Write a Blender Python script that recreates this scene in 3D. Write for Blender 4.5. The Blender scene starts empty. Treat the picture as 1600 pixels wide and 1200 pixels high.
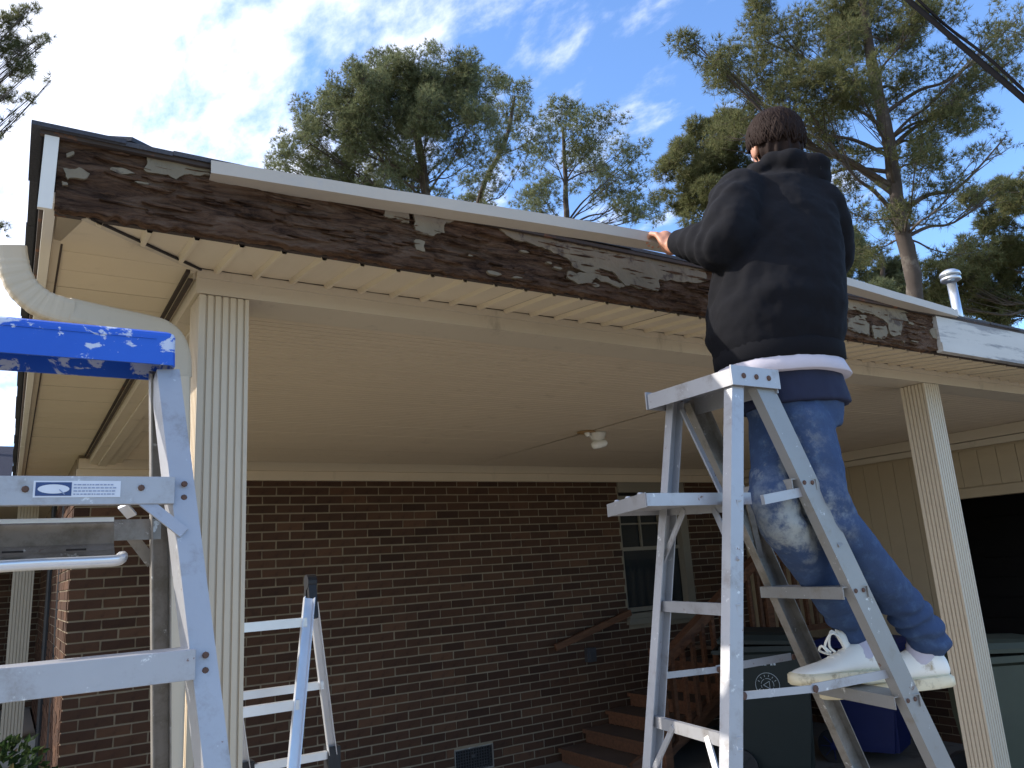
import bpy, bmesh, math, random
import numpy as np
from math import radians, sin, cos, pi, sqrt, tan, atan2
from mathutils import Vector, Matrix, noise

S = bpy.context.scene
COL = S.collection
random.seed(7)
H = 1.65                                        # camera height above the slab

# ------------------------------------------------------------------ camera
FPX, YAW, PIT, ROL = 1228.56, radians(32.765), radians(13.125), radians(-3.649)
fw = Vector((sin(YAW)*cos(PIT), cos(YAW)*cos(PIT), sin(PIT)))
r0 = Vector((cos(YAW), -sin(YAW), 0)); u0 = r0.cross(fw)
rt = cos(ROL)*r0 + sin(ROL)*u0; up = -sin(ROL)*r0 + cos(ROL)*u0
CAM = Vector((0, 0, H))
cd = bpy.data.cameras.new('camera'); cam = bpy.data.objects.new('camera', cd); COL.objects.link(cam)
M = Matrix((rt, up, -fw)).transposed().to_4x4(); M.translation = CAM
cam.matrix_world = M
cd.sensor_width = 36; cd.lens = FPX/1600*36; cd.clip_start = .05; cd.clip_end = 2000
S.camera = cam

# ------------------------------------------------------------------ light
SUN_AZ, SUN_EL = radians(-56), radians(34)      # azimuth from +Y towards +X
sdir = Vector((sin(SUN_AZ)*cos(SUN_EL), cos(SUN_AZ)*cos(SUN_EL), sin(SUN_EL)))
w = bpy.data.worlds.new('World'); S.world = w; w.use_nodes = True
nt = w.node_tree; N = nt.nodes; L = nt.links; N.clear()
out = N.new('ShaderNodeOutputWorld'); bg = N.new('ShaderNodeBackground')
sky = N.new('ShaderNodeTexSky'); sky.sky_type = 'NISHITA'; sky.sun_disc = False
sky.sun_elevation = SUN_EL; sky.sun_rotation = SUN_AZ
sky.air_density = 1.0; sky.dust_density = .6; sky.ozone_density = 2.2
bg.inputs[1].default_value = .12
def mth(op, a, b=None, c=None, clamp=False):
    n = N.new('ShaderNodeMath'); n.operation = op; n.use_clamp = clamp
    for i, v in enumerate((a, b, c)):
        if v is None: continue
        if isinstance(v, (int, float)): n.inputs[i].default_value = v
        else: L.new(v, n.inputs[i])
    return n.outputs[0]
tc = N.new('ShaderNodeTexCoord'); sx = N.new('ShaderNodeSeparateXYZ'); L.new(tc.outputs['Generated'], sx.inputs[0])
zz = mth('ADD', mth('MAXIMUM', sx.outputs[2], 0.0), .12)
cb = N.new('ShaderNodeCombineXYZ'); L.new(mth('DIVIDE', sx.outputs[0], zz), cb.inputs[0]); L.new(mth('DIVIDE', sx.outputs[1], zz), cb.inputs[1])
def nz(scale, det, rough, dist=0.0, vec=None):
    n = N.new('ShaderNodeTexNoise'); n.inputs['Scale'].default_value = scale; n.inputs['Detail'].default_value = det
    n.inputs['Roughness'].default_value = rough; n.inputs['Distortion'].default_value = dist
    L.new(vec or cb.outputs[0], n.inputs['Vector']); return n.outputs[0]
mp = N.new('ShaderNodeMapping'); mp.inputs['Rotation'].default_value = (0, 0, .6); mp.inputs['Scale'].default_value = (1.5, .8, 1)
L.new(cb.outputs[0], mp.inputs[0])
cl = mth('ADD', mth('MULTIPLY', nz(5.2, 7, .6, .12, mp.outputs[0]), .62), mth('MULTIPLY', nz(1.5, 3, .5, .1), .38))
dt = N.new('ShaderNodeVectorMath'); dt.operation = 'DOT_PRODUCT'; L.new(tc.outputs['Generated'], dt.inputs[0]); dt.inputs[1].default_value = tuple(sdir)
CLOUD_A, CLOUD_B = .34, -.092
bias = mth('MULTIPLY_ADD', dt.outputs['Value'], CLOUD_A, CLOUD_B)
mr = N.new('ShaderNodeMapRange'); mr.interpolation_type = 'SMOOTHSTEP'
L.new(mth('ADD', cl, bias), mr.inputs[0]); mr.inputs[1].default_value = .44; mr.inputs[2].default_value = .66
glow = mth('POWER', mth('MAXIMUM', dt.outputs['Value'], 0.0), 6.0)
cc = mth('MULTIPLY_ADD', glow, 5.0, 5.2)
cmb = N.new('ShaderNodeCombineXYZ')
L.new(mth('MULTIPLY', cc, .90), cmb.inputs[0]); L.new(mth('MULTIPLY', cc, .94), cmb.inputs[1]); L.new(mth('MULTIPLY', cc, 1.08), cmb.inputs[2])
mx = N.new('ShaderNodeMix'); mx.data_type = 'RGBA'
L.new(mth('MULTIPLY', mr.outputs[0], .93), mx.inputs[0]); tn = N.new('ShaderNodeMix'); tn.data_type = 'RGBA'; tn.blend_type = 'MULTIPLY'; tn.inputs[0].default_value = 1; L.new(sky.outputs[0], tn.inputs[6]); tn.inputs[7].default_value = (.78, .94, 1.15, 1); L.new(tn.outputs[2], mx.inputs[6]); L.new(cmb.outputs[0], mx.inputs[7])
L.new(mx.outputs[2], bg.inputs[0]); L.new(bg.outputs[0], out.inputs[0])

sl = bpy.data.lights.new('sun', 'SUN'); sl.energy = 2.3; sl.angle = radians(.5); sl.color = (1, .93, .82)
so = bpy.data.objects.new('sun', sl); COL.objects.link(so)
so.rotation_euler = (-sdir).to_track_quat('-Z', 'Y').to_euler()
S.view_settings.view_transform = 'Standard'; S.view_settings.look = 'None'
S.view_settings.gamma = 1; S.view_settings.use_curve_mapping = False
S.view_settings.exposure = 1.38
S.cycles.max_bounces = 8; S.cycles.diffuse_bounces = 6

# ------------------------------------------------------------------ placing: pixel of the photograph + a known world plane -> point
def ray(x, y): return fw + rt*((x-800)/FPX) - up*((y-600)/FPX)
def UY(x, y, Y): d = ray(x, y); return CAM + d*(Y/d.y)
def UX(x, y, X): d = ray(x, y); return CAM + d*(X/d.x)
def UZ(x, y, zr): d = ray(x, y); return CAM + d*(zr/d.z)
def UD(x, y, t): return CAM + ray(x, y)*t

# ------------------------------------------------------------------ helpers
def bx(bm, x0, x1, y0, y1, z0, z1):
    v = [bm.verts.new(p) for p in ((x0,y0,z0),(x1,y0,z0),(x1,y1,z0),(x0,y1,z0),(x0,y0,z1),(x1,y0,z1),(x1,y1,z1),(x0,y1,z1))]
    for f in ((0,3,2,1),(4,5,6,7),(0,1,5,4),(1,2,6,5),(2,3,7,6),(3,0,4,7)): bm.faces.new([v[i] for i in f])
    return v
def frame(a, b, hint):
    ax = (b-a).normalized(); wd = (hint - ax*hint.dot(ax)).normalized(); return ax, wd, ax.cross(wd)
def bar(bm, a, b, wid, dep, hint, off=(0, 0)):
    """box from a to b, wid across along hint, dep along the third axis"""
    a = Vector(a); b = Vector(b); ax, wd, dd = frame(a, b, Vector(hint))
    c = []
    for p in (a, b):
        for s, t in ((-1,-1),(1,-1),(1,1),(-1,1)):
            c.append(bm.verts.new(p + wd*(s*wid/2+off[0]) + dd*(t*dep/2+off[1])))
    for f in ((0,1,2,3),(7,6,5,4),(0,4,5,1),(1,5,6,2),(2,6,7,3),(3,7,4,0)): bm.faces.new([c[i] for i in f])
def extr(bm, prof, a, b, hint, close=True):
    """closed 2D profile (along hint, along third axis) swept a->b"""
    a = Vector(a); b = Vector(b); ax, wd, dd = frame(a, b, Vector(hint)); n = len(prof)
    A = [bm.verts.new(a + wd*p[0] + dd*p[1]) for p in prof]; B = [bm.verts.new(b + wd*p[0] + dd*p[1]) for p in prof]
    for i in range(n): bm.faces.new((A[i], A[(i+1) % n], B[(i+1) % n], B[i]))
    if close: bm.faces.new(A[::-1]); bm.faces.new(B)
def chan(bm, a, b, wid, dep, hint, side=1, t=.003):
    """C channel: web width wid along hint, flanges dep to one side, small lips"""
    w2 = wid/2; s = side
    pr = [(-w2,0),(w2,0),(w2,dep*s),(w2-t,dep*s),(w2-t,t*s),(-w2+t,t*s),(-w2+t,dep*s),(-w2,dep*s)]
    extr(bm, pr, a, b, hint)
def tube(bm, pts, rad, seg=8, cap=True, shape=None):
    pts = [Vector(p) for p in pts]; n = len(pts)
    if not isinstance(rad, list): rad = [rad]*n
    rings = []; wd = None
    for i, p in enumerate(pts):
        t = (pts[min(i+1, n-1)] - pts[max(i-1, 0)])
        t = t.normalized() if t.length > 1e-9 else Vector((0, 0, 1))
        if wd is None:
            h = Vector((0, 0, 1)) if abs(t.z) < .9 else Vector((1, 0, 0)); wd = (h - t*h.dot(t)).normalized()
        else: wd = (wd - t*wd.dot(t)).normalized()
        dd = t.cross(wd); r = rad[i]
        ring = []
        for k in range(seg):
            if shape: cx, cy = shape[k]
            else: cx, cy = cos(2*pi*k/seg), sin(2*pi*k/seg)
            rr = r if isinstance(r, (tuple, list)) else (r, r)
            ring.append(bm.verts.new(p + wd*cx*rr[0] + dd*cy*rr[1]))
        rings.append(ring)
    for A, B in zip(rings, rings[1:]):
        for k in range(seg): bm.faces.new((A[k], A[(k+1) % seg], B[(k+1) % seg], B[k]))
    if cap: bm.faces.new(rings[0][::-1]); bm.faces.new(rings[-1])
    return rings
def disc(bm, c, nrm, r, th, seg=10):
    c = Vector(c); nrm = Vector(nrm).normalized(); tube(bm, [c, c+nrm*th*.6, c+nrm*th], [r, r, r*.7], seg)
def smooth(me):
    me.polygons.foreach_set('use_smooth', [True]*len(me.polygons))
def mk(name, bm, m, parent=None, sm=False, **props):
    me = bpy.data.meshes.new(name)
    if isinstance(bm, bmesh.types.BMesh):
        bmesh.ops.recalc_face_normals(bm, faces=bm.faces); bm.to_mesh(me); bm.free()
    else: me.from_pydata(*bm)
    me.materials.append(m)
    if sm: smooth(me)
    o = bpy.data.objects.new(name, me); COL.objects.link(o)
    if parent is not None: o.parent = parent
    for k, v in props.items(): o[k] = v
    return o
def inst(name, me, parent, loc, rot=(0, 0, 0), sc=(1, 1, 1), **props):
    o = bpy.data.objects.new(name, me); COL.objects.link(o); o.location = loc; o.rotation_euler = rot; o.scale = sc
    if parent is not None: o.parent = parent
    for k, v in props.items(): o[k] = v
    return o
def thing(name, label, cat, group=None, loc=(0, 0, 0)):
    o = bpy.data.objects.new(name, None); COL.objects.link(o); o.location = loc
    o['label'] = label; o['category'] = cat
    if group: o['group'] = group
    return o
def B(): return bmesh.new()
def mesh_of(name, bm, m, sm=False):
    me = bpy.data.meshes.new(name); bmesh.ops.recalc_face_normals(bm, faces=bm.faces); bm.to_mesh(me); bm.free(); me.materials.append(m)
    if sm: smooth(me)
    return me
def evalmesh(bm, m, name, voxel, sub=0, smi=4, disp=None, parent=None, sm=True):
    """remesh the joined shapes into one continuous skin and displace it"""
    o = mk(name, bm, m, parent)
    r = o.modifiers.new('r', 'REMESH'); r.mode = 'VOXEL'; r.voxel_size = voxel; r.use_smooth_shade = True
    s = o.modifiers.new('s', 'SMOOTH'); s.iterations = smi; s.factor = .5
    dg = bpy.context.evaluated_depsgraph_get(); dg.update()
    me = bpy.data.meshes.new_from_object(o.evaluated_get(dg)); o.modifiers.clear()
    old = o.data; o.data = me; bpy.data.meshes.remove(old)
    if not me.materials: me.materials.append(m)
    if disp:
        n = len(me.vertices); co = np.empty(n*3); me.vertices.foreach_get('co', co); no = np.empty(n*3)
        me.vertices.foreach_get('normal', no); co = co.reshape(-1, 3); no = no.reshape(-1, 3)
        d = np.array([disp(Vector(c)) for c in co]); co += no*d[:, None]; me.vertices.foreach_set('co', co.ravel()); me.update()
    smooth(me); return o

# ------------------------------------------------------------------ materials
class MT:
    def __init__(s, name, rough=.7, metal=0.0, spec=.4):
        s.m = bpy.data.materials.new(name); s.m.use_nodes = True; s.nt = s.m.node_tree
        s.b = s.nt.nodes['Principled BSDF']; s.b.inputs['Roughness'].default_value = rough
        s.b.inputs['Metallic'].default_value = metal; s.b.inputs['Specular IOR Level'].default_value = spec
        s.tc = s.nt.nodes.new('ShaderNodeTexCoord')
    def n(s, t): return s.nt.nodes.new(t)
    def l(s, a, b): s.nt.links.new(a, b)
    def vec(s, scale=(1, 1, 1), src='Object', rot=(0, 0, 0)):
        m = s.n('ShaderNodeMapping'); m.inputs['Scale'].default_value = scale; m.inputs['Rotation'].default_value = rot
        s.l(s.tc.outputs[src], m.inputs[0]); return m.outputs[0]
    def noise(s, scale, det=4, rough=.55, vec=None, dist=0.0):
        n = s.n('ShaderNodeTexNoise'); n.inputs['Scale'].default_value = scale; n.inputs['Detail'].default_value = det
        n.inputs['Roughness'].default_value = rough; n.inputs['Distortion'].default_value = dist
        s.l(vec or s.vec(), n.inputs['Vector']); return n.outputs[0]
    def ramp(s, f, stops):
        r = s.n('ShaderNodeValToRGB'); e = r.color_ramp.elements
        while len(e) < len(stops): e.new(.5)
        for i, (p, c) in enumerate(stops): e[i].position = p; e[i].color = (*c, 1) if len(c) == 3 else c
        s.l(f, r.inputs[0]); return r.outputs[0]
    def mix(s, f, a, b, mode='MIX'):
        x = s.n('ShaderNodeMix'); x.data_type = 'RGBA'; x.blend_type = mode
        for i, v in ((0, f), (6, a), (7, b)):
            if isinstance(v, (int, float)): x.inputs[i].default_value = v
            elif isinstance(v, (tuple, list)): x.inputs[i].default_value = (*v, 1)
            else: s.l(v, x.inputs[i])
        return x.outputs[2]
    def step(s, f, a, b):
        r = s.n('ShaderNodeMapRange'); r.interpolation_type = 'SMOOTHSTEP'
        r.inputs[1].default_value = a; r.inputs[2].default_value = b; s.l(f, r.inputs[0]); return r.outputs[0]
    def math(s, op, a, b=0.0):
        n = s.n('ShaderNodeMath'); n.operation = op
        for i, v in enumerate((a, b)):
            if isinstance(v, (int, float)): n.inputs[i].default_value = v
            else: s.l(v, n.inputs[i])
        return n.outputs[0]
    def near(s, p, r, src='Object'):
        """1 near the point p of the thing, 0 beyond r"""
        d = s.n('ShaderNodeVectorMath'); d.operation = 'DISTANCE'; s.l(s.tc.outputs[src], d.inputs[0]); d.inputs[1].default_value = tuple(p)
        x = s.n('ShaderNodeMapRange'); x.inputs[1].default_value = r; x.inputs[2].default_value = r*.25; s.l(d.outputs['Value'], x.inputs[0]); return x.outputs[0]
    def rnd(s):
        a = s.n('ShaderNodeObjectInfo').outputs['Random']; g = s.n('ShaderNodeNewGeometry').outputs['Random Per Island']
        return s.math('FRACT', s.math('ADD', a, g))
    def col(s, c):
        if isinstance(c, (tuple, list)): s.b.inputs['Base Color'].default_value = (*c, 1)
        else: s.l(c, s.b.inputs['Base Color'])
    def bump(s, f, st=.3, d=.005):
        b = s.n('ShaderNodeBump'); b.inputs['Strength'].default_value = st; b.inputs['Distance'].default_value = d
        s.l(f, b.inputs['Height']); s.l(b.outputs[0], s.b.inputs['Normal'])
def mul(c, k): return tuple(x*k for x in c)
def simple(name, c, rough=.7, var=.18, scale=6, metal=0.0, bump=.1, bs=60, dirt=None, dirt_t=(.55, .7), dscale=5, spec=.4, src='Object'):
    m = MT(name, rough, metal, spec); v = m.vec(src=src)
    k = m.mix(m.noise(scale, 5, .6, v), mul(c, 1-var), mul(c, 1+var))
    if dirt: k = m.mix(m.step(m.noise(dscale, 7, .68, v), *dirt_t), k, dirt)
    m.col(k); m.bump(m.noise(bs, 3, .6, v), bump, .003); return m.m

def vinyl(name, c, dirt=(.30, .235, .16)):
    m = MT(name, .5); v = m.vec()
    k = m.mix(m.noise(2.2, 6, .6, v), mul(c, .88), mul(c, 1.08))
    k = m.mix(m.math('MULTIPLY', m.step(m.noise(7, 8, .7, m.vec((1, 1, .4))), .55, .75), .45), k, dirt)
    k = m.mix(m.math('MULTIPLY', m.rnd(), .16), k, mul(c, .7)); m.col(k); m.bump(m.noise(30, 3, .6, v), .06, .004); return m.m
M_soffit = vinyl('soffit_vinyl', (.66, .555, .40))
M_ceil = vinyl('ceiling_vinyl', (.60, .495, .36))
M_col = vinyl('column_paint', (.56, .47, .345))
M_beam = vinyl('beam_paint', (.55, .47, .355), (.12, .09, .065))
M_trim = vinyl('trim_white', (.74, .69, .60), (.45, .4, .33))
M_strip = simple('strip_aluminium', (.47, .41, .335), .5, .08, 5, dirt=(.40, .37, .34), dirt_t=(.55, .8), dscale=7)
def mildew():
    m = MT('mildewed_white_paint', .6); v = m.vec((1, 1, 3.2))
    k = m.mix(m.noise(3, 5, .6, v), (.48, .45, .40), (.60, .56, .50))
    k = m.mix(m.math('MULTIPLY', m.step(m.noise(2.6, 8, .7, m.vec((.7, 1, 6))), .50, .62), .75), k, (.17, .16, .16)); m.col(k); m.bump(m.noise(40, 4, .6), .15, .004); return m.m
M_white_fascia = mildew()
def rot():
    m = MT('rotten_wood', .92, spec=.15); v = m.vec((2.4, 6, 10))
    n1 = m.noise(3.0, 10, .72, v, .9); n2 = m.math('ADD', m.math('MULTIPLY', m.noise(16, 8, .7, m.vec((1.4, 5, 12))), .72), m.math('MULTIPLY', m.noise(2.6, 4, .6, m.vec((1, 2, 2.5))), .30))
    k = m.ramp(n1, [(.32, (.016, .009, .006)), (.41, (.085, .045, .027)), (.51, (.175, .098, .058)), (.62, (.22, .14, .092)), (.76, (.30, .22, .165))])
    k = m.mix(m.math('MULTIPLY', m.step(n2, .50, .66), .6), k, (.014, .009, .007))
    k = m.mix(m.math('MULTIPLY', m.step(m.noise(7, 7, .7, m.vec((1.5, 3, 4))), .60, .68), .6), k, (.19, .095, .045)); m.col(k)
    m.bump(m.math('ADD', m.noise(16, 10, .78, m.vec((2, 4, 9))), m.math('MULTIPLY', n1, .8)), 1.0, .022); return m.m
M_rot = rot()
M_flake = simple('peeling_cream_paint', (.19, .15, .096), .8, .35, 9, dirt=(.075, .05, .034), dirt_t=(.54, .66), dscale=13, bump=.6)
def brickm(name, cols, pale=.0):
    m = MT(name, .9, spec=.2); r = m.rnd()
    k = m.ramp(r, [(0, cols[0]), (.35, cols[1]), (.7, cols[2]), (1, cols[3])])
    k = m.mix(m.math('MULTIPLY', m.step(m.noise(16, 6, .7), .5, .72), .4), k, (.022, .013, .012))
    m.col(k); m.bump(m.noise(90, 5, .7), .5, .004); return m.m
M_brick = brickm('brick', [(.046, .024, .016), (.080, .040, .024), (.062, .032, .020), (.112, .056, .032)])
M_mortar = simple('mortar', (.25, .195, .13), .95, .2, 12, bump=.5, bs=140)
M_glass = MT('window_glass', .08, spec=.6); M_glass.col((.02, .024, .026)); M_glass = M_glass.m
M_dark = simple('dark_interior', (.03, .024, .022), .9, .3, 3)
M_shingle = MT('shingle', .95, spec=.15)
_k = M_shingle.mix(M_shingle.noise(120, 3, .7), (.04, .043, .052), (.13, .133, .15)); M_shingle.col(M_shingle.mix(M_shingle.math('MULTIPLY', M_shingle.rnd(), .5), _k, (.03, .032, .042))); M_shingle.bump(M_shingle.noise(200, 2, .6), .6, .004); M_shingle = M_shingle.m
M_drip = simple('weathered_board', (.055, .04, .032), .9, .4, 8, dirt=(.14, .06, .03), dirt_t=(.58, .66), dscale=14)
def alu(name, c=(.385, .385, .40), dirt=(.20, .175, .15), t=(.50, .72), amt=.65, ds=10, rust=True, rough=.48, metal=.35):
    m = MT(name, rough, metal); v = m.vec()
    k = m.mix(m.noise(7, 5, .6, v), mul(c, .86), mul(c, 1.1))
    k = m.mix(m.math('MULTIPLY', m.step(m.noise(ds, 8, .72, v), *t), amt), k, dirt)
    k = m.mix(m.math('MULTIPLY', m.step(m.noise(26, 5, .7, v), .63, .7), .8), k, (.72, .72, .70))
    if rust: k = m.mix(m.math('MULTIPLY', m.step(m.noise(34, 4, .6, v), .69, .74), .8), k, (.14, .05, .025))
    m.col(k); m.bump(m.noise(50, 4, .6, v), .12, .003); return m.m
M_alu = alu('ladder_aluminium')
M_alu_worn = alu('worn_aluminium', (.27, .265, .255), (.20, .17, .13), (.50, .72), .7, 12)
M_alu_dirty = alu('dirty_aluminium', (.27, .25, .225), (.16, .14, .11), (.42, .66), .8, 16)
M_alu_bright = alu('bright_aluminium', (.74, .75, .77), (.4, .4, .4), (.6, .8), .3, rust=False, rough=.33, metal=.6)
M_rust = simple('rusty_rivet', (.10, .055, .04), .8, .4, 90)
M_black = simple('black_plastic', (.018, .018, .02), .45, .2, 20)
def blue():
    m = MT('blue_plastic_cap', .42); v = m.vec()
    k = m.mix(m.noise(5, 5, .6, v), (.012, .075, .42), (.02, .115, .55))
    sp = m.step(m.noise(13, 8, .66, m.vec((1.1, 1, 1.5)), .5), .55, .59)
    k = m.mix(m.math('MULTIPLY', sp, .85), k, (.60, .63, .68)); k = m.mix(m.math('MULTIPLY', m.step(m.noise(34, 5, .7, v), .64, .68), .8), k, (.66, .68, .72))
    m.col(k); m.bump(m.noise(40, 5, .6, v), .2, .003); return m.m
M_blue = blue()
M_sticker_w = simple('sticker_white', (.62, .64, .68), .5, .1, 40); M_sticker_b = simple('sticker_navy', (.03, .06, .16), .5, .2, 40)
M_print = simple('sticker_print', (.25, .29, .40), .6, .2, 80)
M_wood = MT('stair_wood', .8, spec=.2)
_n = M_wood.noise(3, 6, .6, M_wood.vec((2, 12, 12)), .4); M_wood.col(M_wood.mix(M_wood.math('MULTIPLY', M_wood.rnd(), .5), M_wood.ramp(_n, [(.3, (.085, .036, .019)), (.7, (.19, .083, .042))]), (.08, .047, .03))); M_wood.bump(_n, .3, .004); M_wood = M_wood.m
M_tread = simple('weathered_tread', (.10, .066, .045), .9, .3, 6, bump=.4, bs=50)
M_siding = simple('tan_siding', (.40, .31, .195), .75, .1, 5, bump=.15)
M_bin_g = simple('dark_green_bin', (.012, .018, .016), .6, .2, 5); M_bin_b = simple('blue_bin', (.007, .014, .085), .6, .2, 5)
M_bin_o = simple('olive_bin', (.055, .062, .040), .6, .2, 5); M_logo = simple('bin_print', (.42, .46, .48), .7, .2, 60)
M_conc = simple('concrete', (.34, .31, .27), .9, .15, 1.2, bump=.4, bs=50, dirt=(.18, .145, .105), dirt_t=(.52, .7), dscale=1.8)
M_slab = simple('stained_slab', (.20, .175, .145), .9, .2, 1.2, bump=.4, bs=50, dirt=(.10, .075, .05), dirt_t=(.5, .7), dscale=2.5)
M_ground = simple('dry_ground', (.24, .205, .13), .95, .25, .8, bump=.6, bs=9, dirt=(.11, .13, .05), dirt_t=(.45, .65), dscale=.5)
M_bulb = MT('bulb_glass', .25); M_bulb.col((.74, .73, .68)); M_bulb = M_bulb.m
M_porcelain = simple('porcelain', (.58, .56, .5), .4, .1, 10)
M_galv = alu('galvanised_pipe', (.60, .62, .64), (.3, .3, .3), (.55, .8), .4, rust=False, rough=.3, metal=.8)
M_cable = simple('cable_black', (.006, .006, .007), .95, .3, 9, spec=.03)

# ------------------------------------------------------------------ setting
bm = B(); n_ = 28; g = [[bm.verts.new(((i/n_*2-1)*(abs(i/n_*2-1)**1.5)*400, (j/n_*2-1)*(abs(j/n_*2-1)**1.5)*400, -.06)) for j in range(n_+1)] for i in range(n_+1)]
for i in range(n_):
    for j in range(n_): bm.faces.new((g[i][j], g[i+1][j], g[i+1][j+1], g[i][j+1]))
mk('ground', bm, M_ground, kind='structure')
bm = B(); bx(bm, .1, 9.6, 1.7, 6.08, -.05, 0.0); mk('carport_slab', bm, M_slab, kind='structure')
bm = B(); bx(bm, -2.5, 9.6, -9, 1.69, -.05, -.012); mk('driveway', bm, M_conc, kind='structure')

Z = lambda r: r + H
# ------------------------------------------------------------------ the house
house = thing('house', 'brown brick house with carport, tan soffits and rotten fascia board under repair', 'house')
def part(name, bm, m, parent=house, sm=False, **k): return mk(name, bm, m, parent, sm, **k)

# --- brick walls
BH, BL, JT = .0677, .2093, .0105
YW, XW = 6.08, .35
def proj(p):
    v = Vector(p)-CAM; z = v.dot(fw)
    if z < .1: return None
    return 800+FPX*v.dot(rt)/z, 600-FPX*v.dot(up)/z
win = (5.07, 5.96, Z(-.60), Z(.76)); ventr = (3.14, 3.50, Z(-1.58), Z(-1.40))      # openings x0 x1 z0 z1
bm = B()
for a_ in ((XW+.008, ventr[0], -.05, Z(.94)), (ventr[0], ventr[1], -.05, ventr[2]), (ventr[0], ventr[1], ventr[3], Z(.94)), (ventr[1], win[0], -.05, Z(.94)), (win[0], win[1], -.05, win[2]), (win[0], win[1], win[3], Z(.94)), (win[1], 6.9, -.05, Z(.94))): bx(bm, a_[0], a_[1], YW+.004, YW+.2, a_[2], a_[3])
wall = part('brick_wall', bm, M_mortar, label='dark brown brick back wall of the carport')
bm = B(); bx(bm, -.1, .1, -.1, .1, -.1, .1); bmesh.ops.bevel(bm, geom=bm.edges[:], offset=.004, segments=1, affect='EDGES')
brick_me = []
for k in range(4):
    b2 = B(); bx(b2, 0, BL-JT, 0, .09, 0, BH-JT)
    for v in b2.verts: v.co += Vector((random.uniform(-.0025, .0025), random.uniform(-.002, .002), random.uniform(-.002, .002)))
    brick_me.append(mesh_of('brick', b2, M_brick))
bm.free()
win = (5.07, 5.96, Z(-.60), Z(.76))      # window opening x0 x1 z0 z1
ventr = (3.14, 3.50, Z(-1.58), Z(-1.40))
rows = []
nrow = int(2.42/BH)+1
for j in range(nrow):
    z = j*BH; o = 0 if j % 2 else -BL/2
    i = 0
    while True:
        x0 = XW + o + i*BL; x1 = x0+BL-JT; i += 1
        if x0 > 6.8: break
        x0 = max(x0, XW); x1 = min(x1, 6.8)
        if x1-x0 < .03: continue
        for r in (win, ventr):
            if z+BH-JT > r[2] and z < r[3] and x1 > r[0] and x0 < r[1]:
                if x0 < r[0] and r[0]-x0 > .03: rows.append((x0, r[0]-.004, z))
                if x1 > r[1] and x1-r[1] > .03: rows.append((r[1]+.004, x1, z))
                break
        else: rows.append((x0, x1, z))
def hidden(x, y):   # behind the near column, the man or the ladders
    return 228 < x < 388 or x < 0 or x > 1180 or y > 1200
sc = []
for (x0, x1, z) in rows:
    p = proj(((x0+x1)/2, YW, z)); q = proj((x1, YW, z+BH)); q2 = proj((x0, YW, z))
    sc.append((abs((q[0]-q2[0]))*(x1-x0 > .15), p))
order = sorted(range(len(rows)), key=lambda i: -(0 if hidden(*sc[i][1]) else sc[i][0]))
single = set(order[:290])
st = B()
for i, (x0, x1, z) in enumerate(rows):
    dy = random.uniform(-.002, .003)
    if i in single:
        inst('brick', random.choice(brick_me), wall, (x0, YW-.002+dy, z), (0, 0, 0), ((x1-x0)/(BL-JT), 1, 1))
    else:
        v = bx(st, x0, x1, YW-.002+dy, YW+.06, z, z+BH-JT)
        for q in v: q.co += Vector((random.uniform(-.002, .002), 0, random.uniform(-.0015, .0015)))
mk('brick_courses', st, M_brick, wall, kind='stuff')
# side wall (sunlit), X = .35, running back
bm = B(); bx(bm, XW+.005, XW+.2, YW+.2, 11.5, -.05, Z(.96)); sw = part('brick_wall', bm, M_mortar, label='sunlit side wall running back from the corner')
st = B()
for j in range(nrow):
    z = j*BH; y = YW + (0 if j % 2 == 0 else 0) + (.1 if j % 2 else .2)
    bx(st, XW-.002, XW+.09, YW+.0905, y-JT, z, z+BH-JT)
    while y < 11.5:
        e = random.uniform(-.002, .003); bx(st, XW-.002+e, XW+.06, y, y+BL-JT, z, z+BH-JT); y += BL
mk('brick_courses', st, M_brick, sw, kind='stuff')
# right wall: low brick, tan siding, dark opening
XR = 6.8
bm = B(); bx(bm, XR+.008, XR+.18, 3.9, YW, -.05, Z(-1.075)); kw = part('brick_wall', bm, M_mortar, label='low brick wall under the tan siding')
st = B()
for j in range(9):
    z = j*BH; y = 3.9 + (0 if j % 2 else -BL/2)
    while y < YW-.02:
        bx(st, XR-.002, XR+.06, max(y, 3.9), min(y+BL-JT, YW-.01), z, min(z+BH-JT, Z(-1.08))); y += BL
mk('brick_courses', st, M_brick, kw, kind='stuff')
bm = B(); bx(bm, XR-.03, XR+.05, 3.88, YW-.005, Z(-1.072), Z(-.915)); part('wall_ledge', bm, M_siding)
bm = B(); bx(bm, XR+.012, XR+.1, 3.9, YW-.003, Z(-.914), Z(.33)); bx(bm, XR+.012, XR+.1, 2.2, YW-.003, Z(.33), Z(.935)); sd = part('siding', bm, M_siding)
pb = B(); bx(pb, 0, .012, 0, .148, 0, 1); pme = mesh_of('panel', pb, M_siding)
y = 2.25
while y < YW-.15:
    z0 = Z(-.912) if y > 3.9 else Z(.42)
    inst('panel', pme, sd, (XR, y, z0), (0, 0, 0), (1, 1, Z(.72)-z0)); y += .152
bm = B(); bx(bm, XR-.02, XR+.03, 2.2, 3.96, Z(.33), Z(.41)); bx(bm, XR-.02, XR+.03, 3.9, 3.98, Z(-.912), Z(.33)); part('opening_trim', bm, M_siding)
bm = B()
for k in range(2): bx(bm, XR-.035-.03*k, XR-.005, 2.5, YW-.004, Z(.74+.055*k), Z(.79+.09*k))
part('crown_moulding', bm, M_beam)
bm = B()
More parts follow.
